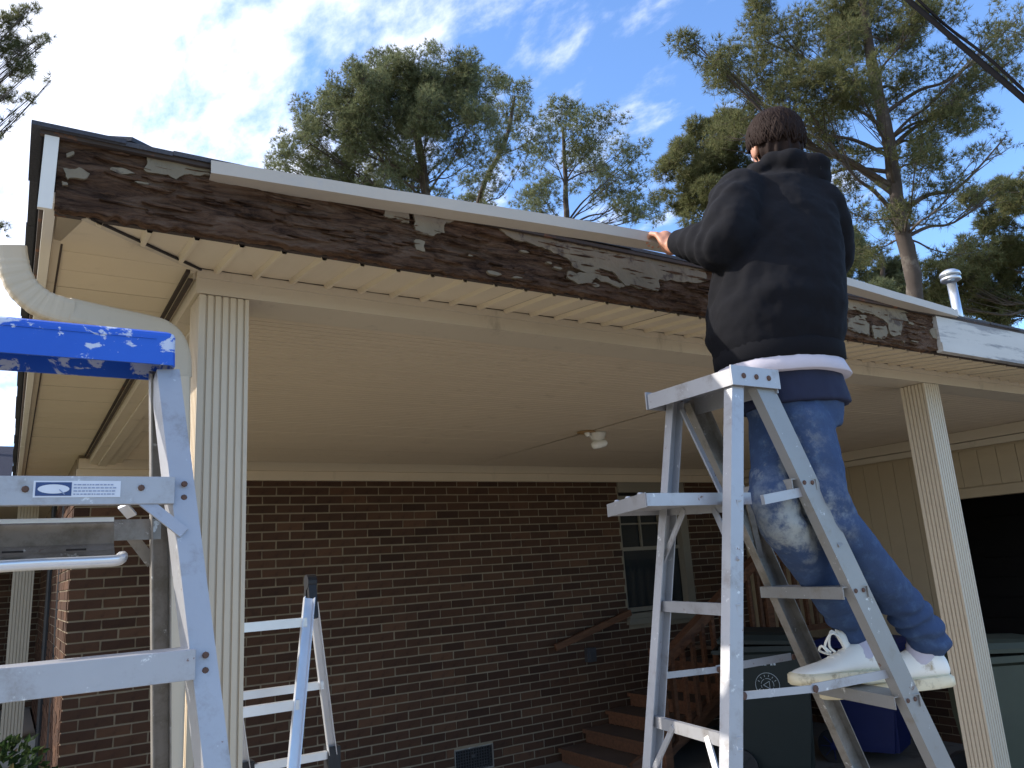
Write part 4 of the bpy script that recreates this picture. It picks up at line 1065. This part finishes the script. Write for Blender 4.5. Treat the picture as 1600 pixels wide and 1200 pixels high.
# hair: cap plus loose wavy locks
def hairfn(p):
    q = p-hd; a = atan2(q.dot(RV), -q.dot(FV)); return .004*sin(a*17+3*noise.noise(p*14)+p.z*16)+.005*noise.noise(p*22)
bm = B(); el(bm, hd-FV*.010+UPV*.026, (.082, .094, .095), seg=32); el(bm, hd-FV*.030-UPV*.022, (.072, .062, .074), seg=24)
hair = evalmesh(bm, M_hair, 'hair', .006, smi=3, disp=hairfn); recenter(hair)
bm = B(); random.seed(11)
for i in range(620):
    a = random.uniform(-2.2, 2.2); hc = hd-FV*.012+UPV*.024; ph = random.uniform(0, 6); pts = []; t0 = random.uniform(.1, 1.35); t1 = t0+random.uniform(.6, 1.1)
    lim = 2.15 - .35*abs(a)/2.2
    for k in range(7):
        th = min(t0+(t1-t0)*k/6, lim); aa = a+.07*sin(ph+th*9)
        R = 1.03+.05*random.random()*(k/6)
        d = (RV*sin(aa)-FV*cos(aa))*sin(th)
        pts.append(hc+Vector((d.x, d.y, 0))*.088*R+UPV*(.098*cos(th))*R)
    tube(bm, pts, [.003, .0042, .0045, .0045, .004, .003, .001], 4)
recenter(mk('hair_locks', bm, M_hair, None, True))
# hoodie
def fold(p):
    d = .0045*noise.noise(Vector((p.x*13, p.y*13, p.z*5)))+.0035*noise.noise(p*24)+.0016*noise.noise(p*60)
    e = (p-J['elL']).length; 
    if e < .28: d += .0065*(1-e/.28)*sin((p-J['elL']).dot((J['wrL']-J['elL']).normalized())*95+3.5*noise.noise(p*9))
    s_ = (p-J['shL']).length
    if s_ < .3: d += .005*(1-s_/.3)*sin(p.dot(Vector((30, -12, 34)))+2.5*noise.noise(p*7))
    e = (p-J['waist']).length
    if e < .4: d += .004*(1-e/.4)*sin(p.z*60+4*noise.noise(Vector((p.x*6, p.y*6, p.z*3))))
    d += .006*max(0, noise.noise(Vector((p.x*9+p.z*5, p.y*9, p.z*2.2))))
    return d
bm = B()
hem = J['waist']+Vector((.0, 0, .0))
loft(bm, [(hem-UPV*.004, .180, .150), (hem+UPV*.035, .186, .156), (hem+UPV*.075, .199, .168), (J['belly'], .197, .172), (lerp(J['belly'], J['chest'], .5), .192, .164), (J['chest'], .186, .152), (lerp(J['chest'], J['uch'], .5), .186, .140), (J['uch'], .172, .120), (J['uch']+UPV*.045, .132, .100), (J['neck']-UPV*.012, .082, .078), (J['neck']+UPV*.012, .070, .068)], p=2.35)
el(bm, J['shL'], (.078,)*3); el(bm, J['shR'], (.078,)*3)
limb(bm, [J['shL'], lerp(J['shL'], J['elL'], .55)+Vector((-.012, -.014, 0)), J['elL']+Vector((-.006, -.008, -.012)), lerp(J['elL'], J['wrL'], .5), J['wrL']], [.084, .083, .074, .062, .045], 8)
limb(bm, [J['shR'], lerp(J['shR'], J['elR'], .5)+RV*.012, J['elR'], lerp(J['elR'], J['wrR'], .5), J['wrR']], [.084, .080, .070, .058, .044], 8)
limb(bm, [J['wrL']-(J['wrL']-J['elL']).normalized()*.02, J['wrL']+(J['wrL']-J['elL']).normalized()*.012], [.049, .040], 3)
# hood lying on the shoulders
for dx, dy, dz, r in ((-.075, .01, .012, (.040, .046, .034)), (-.045, -.050, .012, (.050, .040, .036)), (.0, -.078, .004, (.060, .042, .040)), (.055, -.070, -.004, (.058, .046, .044)), (.088, -.020, .000, (.040, .052, .040)), (.085, .03, .006, (.036, .05, .03)), (.045, -.095, -.040, (.062, .036, .046)), (.085, -.070, -.045, (.045, .045, .040)), (.108, -.035, -.012, (.040, .050, .050)), (.060, -.100, -.015, (.055, .040, .038)), (-.090, -.02, -.004, (.034, .046, .034))):
    el(bm, nk+RV*dx+FV*dy+UPV*(dz+.004), r)
hood = evalmesh(bm, M_hoodie, 'hoodie', .0075, smi=5, disp=fold); recenter(hood)
bm = B(); loft(bm, [(hem-UPV*.030, .176, .147), (hem-UPV*.024, .182, .153), (hem+UPV*.018, .183, .154), (hem+UPV*.026, .178, .150)], n=96, p=2.35)
for i, v in enumerate(bm.verts): v.co += (v.co-hem).normalized()*(.0012 if i % 2 else 0)
recenter(mk('hem_band', bm, M_hoodie, hood, True)).parent = man
# tee, navy layer, jeans
bm = B(); w0 = J['waist']; pl_ = J['pel']
for v_ in (0,):
    loft(bm, [(w0-UPV*.066+RV*.012, .181, .150), (w0-UPV*.064+RV*.012, .184, .153), (w0-UPV*.035, .179, .150), (w0+UPV*.01, .165, .14)], n=64, p=2.3)
for v in bm.verts: v.co += (v.co-w0).normalized()*.004*noise.noise(v.co*25)
for v in bm.verts: v.co.z += .012*noise.noise(Vector((v.co.x*7, v.co.y*7, 2)))-.02*max(0, (v.co-w0).dot(RV))
recenter(mk('tshirt', bm, M_tee, None, True))
def nfold(p): return .003*noise.noise(Vector((p.x*16, p.y*16, p.z*6)))+.002*noise.noise(p*40)
bm = B(); loft(bm, [(lerp(w0, pl_, 1.0), .154, .138), (lerp(w0, pl_, .6), .153, .137), (lerp(w0, pl_, .0), .15, .13)], p=2.3); recenter(evalmesh(bm, M_navy, 'navy_shirt_tail', .008, smi=4, disp=nfold))
def jfold(p):
    d = .0065*noise.noise(Vector((p.x*12, p.y*12, p.z*5)))+.003*noise.noise(p*38)
    for a in ('anL', 'anR'):
        e = (p-J[a]-UPV*.03).length
        if e < .20: d += .009*(1-e/.20)*sin((p-J[a]).dot(Vector((-.4, 0, .92)))*105+3*noise.noise(p*10))
    for a in ('knL', 'knR'):
        e = (p-J[a]).length
        if e < .18: d += .005*(1-e/.18)*sin((p-J[a]).dot(Vector((.3, .2, .9)))*70+4*noise.noise(p*8))
    return d
bm = B(); loft(bm, [(lerp(w0, pl_, .3), .140, .12), (pl_, .134, .12), (pl_-UPV*.06, .118, .112)], p=2.2)
for h_, k_, a_, th in (('hipL', 'knL', 'anL', .078), ('hipR', 'knR', 'anR', .080)):
    limb(bm, [J[h_], lerp(J[h_], J[k_], .5), J[k_], lerp(J[k_], J[a_], .45), J[a_]+UPV*.015], [th, .075, .062, .060, .055], 8)
    ax_ = (J[a_]-J[k_]).normalized(); limb(bm, [J[a_]-ax_*.02, J[a_]+ax_*.038], [.059, .058], 3)
recenter(evalmesh(bm, M_jeans, 'jeans', .0075, smi=4, disp=jfold))
for (a, h, t) in FEET:
    bm = B(); limb(bm, [J[a]+UPV*.01, lerp(h, t, .20)+UPV*.07, lerp(h, t, .30)+UPV*.055], [.041, .038, .034]); recenter(mk('sock', bm, M_tee, None, True))
# shoes
def shoe(heel, toe, lace=0):
    ax = (toe-heel); Ln = ax.length; ax.normalize(); sd = ax.cross(UPV).normalized(); uv = sd.cross(ax)
    bm = B(); st = [(-.03, .024, .070, .040), (.01, .036, .095, .045), (.12, .041, .108, .050), (.28, .041, .108, .050), (.42, .043, .085, .045), (.60, .047, .058, .036), (.78, .047, .046, .030), (.92, .037, .036, .024), (.99, .020, .022, .016)]
    rg = []
    for t, w_, h_, _ in st:
        c = heel+ax*(t*Ln); r = []
        for k in range(14):
            a = pi*k/13; r.append(bm.verts.new(c+sd*(w_*cos(a))+uv*(.022+(h_-.022)*max(0, sin(a))**.7)))
        rg.append(r)
    for P, Q in zip(rg, rg[1:]):
        for k in range(13): bm.faces.new((P[k], P[k+1], Q[k+1], Q[k]))
    for r in rg: pass
    bm.faces.new(rg[0]); bm.faces.new(rg[-1][::-1]); 
    for P, Q in zip(rg, rg[1:]): bm.faces.new((P[0], Q[0], Q[-1], P[-1]))
    bmesh.ops.recalc_face_normals(bm, faces=bm.faces)
    up_ = mk('shoe', bm, M_shoe, None, True); 
    s = up_.modifiers.new('s', 'SUBSURF'); s.levels = 1; s.render_levels = 1; recenter(up_)
    bm = B(); out_ = []
    for t, w_, h_, _ in st: out_.append((t, w_+.004))
    P = [heel+ax*(t*Ln)+sd*w_ for t, w_ in out_]+[heel+ax*(t*Ln)-sd*w_ for t, w_ in out_[::-1]]
    P.insert(9, heel+ax*(Ln*1.02)); lo_ = [bm.verts.new(p-uv*.004) for p in P]; hi_ = [bm.verts.new(p+uv*.027) for p in P]
    n = len(P)
    for i in range(n): bm.faces.new((lo_[i], lo_[(i+1) % n], hi_[(i+1) % n], hi_[i]))
    bm.faces.new(lo_[::-1]); bm.faces.new(hi_); bmesh.ops.bevel(bm, geom=[e for e in bm.edges if abs((e.verts[0].co-e.verts[1].co).dot(uv)) < .01], offset=.004, segments=2, affect='EDGES')
    so_ = mk('sole', bm, M_sole, up_, True); so_.data.transform(Matrix.Translation(-mo))
    bm = B()
    for k in range(5):
        t = .36+k*.065; c = heel+ax*(t*Ln); h_ = .088-(t-.34)*.13
        tube(bm, [c+sd*.030+uv*(h_-.018), c+sd*.012+uv*(h_+.004), c-sd*.012+uv*(h_+.004), c-sd*.030+uv*(h_-.018)], .0035, 6)
    if lace:
        c = heel+ax*(.40*Ln)+uv*.088
        for q in ((-.01, .03, .035), (.012, -.02, .045), (0, .035, .02)):
            tube(bm, dense([c, c+ax*.02+sd*q[0]+uv*q[1], c+ax*(.02+q[2])+sd*q[0]*2+uv*(q[1]+.012), c+ax*(.03+q[2])+uv*.008, c+ax*(.012+q[2])-uv*.01], 4), .0035, 6)
        tube(bm, dense([c-ax*.02-uv*.01, c+ax*.0+uv*.03, c+ax*.018+uv*.034], 3), [(.020, .006)]*7, 8)
    q_ = mk('lace', bm, M_shoe, up_, True); q_.data.transform(Matrix.Translation(-mo))
shoe(UY(1380, 1060, 1.49), UY(1238, 1068, 1.57), 1)
shoe(UY(1482, 1068, 1.40), UY(1285, 1090, 1.63))

# ------------------------------------------------------------------ trees
def mleaf(name, a, b, c):
    m = MT(name, .75, spec=.2); r = m.rnd(); g = m.noise(.35, 3, .5)
    k = m.ramp(r, [(0, a), (.55, b), (.93, c), (1, (.11, .075, .04))]); k = m.mix(m.math('MULTIPLY', g, .5), k, mul(a, .7)); m.col(k)
    m.b.inputs['Transmission Weight'].default_value = 0
    tr = m.n('ShaderNodeBsdfTranslucent'); mxs = m.n('ShaderNodeMixShader'); m.l(k, tr.inputs[0]); mxs.inputs[0].default_value = .55
    o = m.nt.nodes['Material Output']; m.l(m.b.outputs[0], mxs.inputs[1]); m.l(tr.outputs[0], mxs.inputs[2]); m.l(mxs.outputs[0], o.inputs[0]); return m.m
M_pine = mleaf('pine_needles', (.11, .125, .052), (.165, .175, .075), (.24, .215, .105))
M_pine2 = mleaf('far_pine_needles', (.13, .155, .078), (.185, .21, .105), (.25, .24, .13))
M_bark = simple('pine_bark', (.07, .055, .047), .95, .35, 5, bump=.8, bs=9, dirt=(.15, .13, .11), dirt_t=(.5, .7), dscale=3)
M_shrub = mleaf('shrub_leaves', (.02, .04, .014), (.035, .065, .02), (.07, .11, .03))
def tufts(pos, updir, ln, nb, wid, rng):
    """sprays of needles: nb thin triangles around updir at every position"""
    P = np.repeat(np.array(pos), nb, 0); U_ = np.repeat(np.array(updir), nb, 0); n = len(P)
    d = rng.normal(size=(n, 3)); d /= np.linalg.norm(d, axis=1)[:, None]; d = d*.85+U_; d /= np.linalg.norm(d, axis=1)[:, None]+1e-9
    q = np.cross(d, rng.normal(size=(n, 3))); q /= np.linalg.norm(q, axis=1)[:, None]+1e-9
    l = ln*rng.uniform(.6, 1.1, (n, 1)); V = np.stack([P-q*wid/2, P+q*wid/2, P+d*l], 1).reshape(-1, 3)
    me = bpy.data.meshes.new('crown'); me.vertices.add(n*3); me.vertices.foreach_set('co', V.ravel())
    me.loops.add(n*3); me.loops.foreach_set('vertex_index', np.arange(n*3, dtype=np.int32)); me.polygons.add(n)
    me.polygons.foreach_set('loop_start', np.arange(0, n*3, 3, dtype=np.int32)); me.polygons.foreach_set('loop_total', np.full(n, 3, dtype=np.int32)); me.update(calc_edges=True)
    return me
def tree(name, label, trunk, r0_, r1_, clusters, mat, seed, ln=.2, wid=.016, nb=14, dens=1.0, tuftr=11, group='pine trees behind the house', cat='pine tree', squash=.75, limbs=True, lk=1.0):
    """trunk: list of world points low to high; clusters: (centre, radius, weight)"""
    rng = np.random.default_rng(seed); random.seed(seed)
    base = trunk[0]; tr = [Vector((base.x+(base.x-trunk[1].x)*.1, base.y, -.05))]+trunk
    t = thing(name, label, cat, group, loc=tr[0]); T0 = Vector(tr[0])
    td = dense(tr, 8); n = len(td); rr = [r0_+(r1_-r0_)*(i/(n-1)) for i in range(n)]
    td = [p+Vector((noise.noise(p*.8+Vector((seed, 0, 0))), noise.noise(p*.8+Vector((0, seed, 0))), 0))*r0_*.35 for p in td]
    bm = B(); tube(bm, [p-T0 for p in td], rr, 10)
    for v in bm.verts: v.co += Vector((noise.noise(v.co*5), noise.noise(v.co*5+Vector((9, 0, 0))), 0))*r1_*.35
    mk('trunk', bm, M_bark, t, True)
    POS, UPD = [], []; tw = B()
    for ci, (c, R, wgt) in enumerate(clusters):
        best = None
        for i, p in enumerate(td):
            if i < n*.35: continue
            hgt = c.z-p.z; d = (Vector((c.x, c.y, 0))-Vector((p.x, p.y, 0))).length
            if hgt < .25*d-.4 and i > n*.4: continue
            sc_ = abs(hgt-.62*d)+.12*(c-p).length
            if best is None or sc_ < best[0]: best = (sc_, i)
        i0 = best[1] if best else int(n*.6); p0 = td[i0]; rad = min(rr[i0]*.42, .0135*(c-p0).length**.9+.010)*lk
        mid = lerp(p0, c, .5)+Vector((random.uniform(-.12, .12), random.uniform(-.12, .12), random.uniform(-.22, -.02)))*(c-p0).length*.6
        L1 = dense([p0, lerp(p0, mid, .5)+Vector((0, 0, .03))*(c-p0).length, mid, c], 4); m_ = len(L1)
        if limbs:
            bm = B(); tube(bm, [p-T0 for p in L1], [rad*(1-.72*k/(m_-1)) for k in range(m_)], 6, True); mk('branch', bm, M_bark, t, True)
        for k in range(int(26*wgt)):
            pl2 = L1[random.randrange(int(m_*.62), m_)]; POS.append(np.array(pl2-T0)+rng.normal(size=3)*ln*.35); UPD.append(rng.normal(size=3)*.5+np.array([0, 0, .3]))
        # subclusters give the crown its lumps
        ns = max(5, int(13*wgt)); subs = []
        for k in range(ns):
            d = rng.normal(size=3); d /= np.linalg.norm(d); d[2] = d[2]*squash+.12; q = np.array(c)+d*R*rng.uniform(.35, .95); subs.append((q, R*rng.uniform(.20, .42)))
            st_ = L1[random.randrange(m_//2, m_)]; qv = Vector(q); md = lerp(st_, qv, .5)+Vector((0, 0, -.08*R))
            tube(tw, [p-T0 for p in (st_, md, qv)], [rad*.26, rad*.17, rad*.07], 4, False)
        for q, rs in subs:
            nt_ = int(dens*wgt*(rs/ln)**2*tuftr)
            for _ in range(nt_):
                d = rng.normal(size=3); d /= np.linalg.norm(d); rad_ = rs*rng.uniform(.12, 1)**.5
                pos = q+d*np.array([1, 1, squash])*rad_; POS.append(pos-np.array(T0)); UPD.append(d*.6+np.array([0, 0, .45]))
                if rng.random() < .10:
                    pv = Vector(pos); tube(tw, [Vector(q)-T0, pv-T0], [wid*.45, wid*.25], 3, False)
    mk('twigs', tw, M_bark, t)
    me = tufts(POS, UPD, ln, nb, wid, rng); me.materials.append(mat); o = bpy.data.objects.new('crown', me); COL.objects.link(o); o.parent = t
    return t
def CL(lst, t, k=1.0, jt=1.0, seed=1):
    r_ = random.Random(seed); o = []
    for e in lst:
        x, y, r = e[:3]; wg = e[3] if len(e) > 3 else 1.0; tt = t+r_.uniform(-jt, jt); o.append((UD(x, y, tt), r*tt/FPX*k, wg))
    return o
# large near pine on the right
A_ = [(1120,95,48),(1185,60,55),(1240,95,62),(1300,50,62),(1170,150,50,.8),(1255,160,58),(1330,120,64),(1390,50,58),(1445,20,48),(1095,75,28,.6),(1150,205,40,.6),
      (1470,215,55),(1500,165,45,.8),(1530,120,50,.7),(1580,95,48,.8),(1550,60,38,.6),(1590,30,34,.6),(1290,225,60),(1345,265,48,.7),(1312,325,50,.6),(1460,320,58,.8),(1430,255,50,.8),(1350,385,46,.7),(1400,150,44,.8),
      (1380,330,38,.6),(1520,270,34,.35),(1570,215,28,.35),(1500,400,40,.5),(1340,30,48),(1430,110,44,.6),(1560,300,24,.3)]
tree('pine_tree', 'tall pine with forked grey trunk and airy crown towering behind the man', [UD(1437, 560, 14), UD(1424, 430, 14), UD(1400, 320, 14), UD(1388, 220, 14), UD(1368, 110, 14), UD(1348, 10, 14), UD(1335, -80, 14)], .17, .06, CL(A_, 14, 1.38, 1.3, 3), M_pine, 5, ln=.135, wid=.010, nb=11, dens=.85, tuftr=19)
# bushy pine left of the man
tree('pine_tree', 'bushy yellow-green pine just left of the man\'s shoulder', [UD(1180, 520, 18), UD(1165, 400, 18), UD(1150, 300, 18), UD(1140, 180, 18)], .16, .05,
     CL([(1110,215,48,1.2),(1078,262,44,1.2),(1060,315,38,1),(1140,255,50,1.2),(1105,315,50,1.2),(1158,195,40,1),(1042,250,20,.7),(1150,330,45,1.2)], 18, 1.1, .8, 4), M_pine, 8, ln=.15, wid=.013, nb=11, dens=1.3, tuftr=22)
# trees low on the right
tree('pine_tree', 'dense lower pine with long curved limb at the right edge behind the vent pipe', [UD(1660, 560, 17), UD(1655, 450, 17), UD(1645, 370, 17), UD(1640, 290, 17)], .16, .05,
     CL([(1560,335,50,1.2),(1590,400,56,1.2),(1535,400,48,1.2),(1585,470,52,1.2),(1500,450,45,1.1),(1530,480,44,1.1),(1600,300,40),(1470,430,38,1),(1560,440,40,1.1),(1450,470,36,1.1),(1545,505,34)], 17, 1.12, .8, 5), M_pine, 12, ln=.15, wid=.013, nb=11, dens=1.2, tuftr=22)
tree('pine_tree', 'pale green low tree seen between the man and the big pine trunk', [UD(1385, 600, 24), UD(1382, 480, 24), UD(1378, 400, 24)], .18, .06,
     CL([(1340,425,40,1.2),(1385,440,40,1.2),(1330,380,30,1),(1425,455,36,1.2),(1365,465,36,1.2),(1300,425,30),(1480,475,36,1.1),(1405,415,28)], 24, 1.1, .8, 6), M_pine2, 14, ln=.18, wid=.017, nb=11, dens=1.3, tuftr=22, squash=.9)
# the pines in the middle
E_ = [(640,112,44,1.2),(700,108,42,1.2),(585,118,42,1.2),(540,150,42,1.2),(745,135,38,1.1),(500,188,38,1),(466,212,32,.9),(438,238,26,.8),(555,195,48,1.1),(615,170,52,1.2),(680,170,50,1.2),(735,190,42,1),(520,238,40,1),(590,240,48,1.1),(650,225,44,1),(470,248,30,.8),(560,272,34,1),(620,285,40,1.1),(490,262,26,.8),(700,250,26,.5),(770,165,26,.6)]
tree('pine_tree', 'broad round-crowned pine rising above the middle of the roof edge', [UD(668, 420, 30), UD(666, 320, 30), UD(658, 240, 30), UD(648, 160, 30), UD(645, 100, 30)], .26, .09, CL(E_+[(600,315,40,1),(650,300,40,.9),(540,300,36,1),(500,285,30,.8),(700,285,30,.5),(625,150,50,1.2),(670,140,50,1.2),(450,262,30,.8),(580,330,40,1),(755,240,30,.7),(720,215,36,.9),(530,190,44,1),(570,160,48,1.1)], 30, 1.18, 2.2, 7), M_pine2, 21, ln=.20, wid=.018, nb=10, dens=.78, tuftr=24, squash=1.05)
tree('pine_tree', 'narrow pine leaning against the right side of the round-crowned pine', [UD(742, 420, 33), UD(752, 300, 33), UD(790, 220, 33), UD(805, 150, 33)], .16, .06,
     CL([(800,150,28,.9),(812,185,28,.9),(790,215,30,.9),(835,215,24,.8),(770,250,28,.6),(760,300,26,1),(735,305,22,1),(815,255,24,.6),(785,180,24,.7)], 33, 1.3, 1, 8), M_pine2, 23, ln=.21, wid=.019, nb=10, dens=.7, tuftr=22, squash=1.05)
F_ = [(870,188,30,.8),(912,192,30,.8),(948,206,28,.8),(985,228,26,.7),(850,222,30,.8),(885,238,34,.7),(930,250,34,.7),(975,270,28,.6),(842,262,28,.6),(955,300,30,.7),(995,322,30,.9),(865,300,28,.6),(905,290,26,.5),(1010,280,20,.5),(1030,330,24,.7),(1000,240,20,.5)]
tree('pine_tree', 'thin-crowned pine with straight bare trunk between the round pine and the man', [UD(890, 430, 36), UD(886, 330, 36), UD(882, 260, 36), UD(879, 200, 36)], .20, .06, CL(F_+[(900,225,30,.8),(840,300,30,.9),(925,215,28,.7),(820,320,28,.9),(975,300,28,.8)], 36, 1.5, 1.5, 9), M_pine2, 25, ln=.25, wid=.023, nb=10, dens=.62, tuftr=20)
# near branches entering at the upper left
tree('pine_tree', 'dark pine branches with long needles hanging in at the upper left corner', [UD(-330, 900, 10), UD(-300, 500, 10), UD(-270, 200, 10), UD(-250, -50, 10), UD(-240, -200, 10)], .2, .09,
     CL([(18,30,24,.9),(45,15,16,.8),(12,75,26,1),(60,60,13,.7),(78,58,9,.6),(50,75,14,.8),(25,105,22,1),(48,112,12,.7),(15,150,16,.8),(45,155,13,.8),(28,180,10,.7),(80,125,9,.6),(2,355,12,.8),(-30,60,40,1),(-60,140,50,1),(-80,350,60,1),(-40,300,30,.6),(-110,20,60,1),(-130,230,60,1)], 10, 1.1, .3, 10), M_pine, 31, ln=.12, wid=.0055, nb=20, dens=1.5, tuftr=16, lk=.38)

# ------------------------------------------------------------------ shrub at the lower left
rng = np.random.default_rng(4); V, F = [], []
sc0 = Vector((-.16, 5.3, 0)); sh_ = thing('shrub', 'dark leafy evergreen shrub in the bottom left corner beside the brick wall', 'shrub', loc=sc0)
for i in range(2600):
    d = rng.normal(size=3); d /= np.linalg.norm(d); 
    if d[2] < -.3: continue
    r = (.46+.12*noise.noise(Vector(d)*3))*rng.uniform(.55, 1)**.5; c = np.array([d[0]*r*1.1, d[1]*r, .52+d[2]*r*.95])
    u_ = d*.8+rng.normal(size=3)*.5; u_ /= np.linalg.norm(u_); s = np.cross(u_, rng.normal(size=3)); s /= np.linalg.norm(s); l = rng.uniform(.04, .07); w_ = l*.32; nn = np.cross(u_, s)*l*.12
    b = len(V); V += [tuple(c), tuple(c+u_*l*.4+s*w_), tuple(c+u_*l), tuple(c+u_*l*.4-s*w_), tuple(c+u_*l*.5-nn)]; F += [(b, b+1, b+4), (b+1, b+2, b+4), (b+2, b+3, b+4), (b+3, b, b+4)]
me = bpy.data.meshes.new('foliage'); me.from_pydata(V, [], F); me.materials.append(M_shrub); o = bpy.data.objects.new('foliage', me); COL.objects.link(o); o.parent = sh_
bm = B()
for i in range(9):
    a = i*.7; tube(bm, dense([Vector((.03*cos(a), .03*sin(a), -.06)), Vector((.12*cos(a), .12*sin(a), .3)), Vector((.32*cos(a), .3*sin(a), .7))], 3), [.012, .011, .010, .009, .008, .006, .004], 5)
mk('stem', bm, M_bark, sh_)
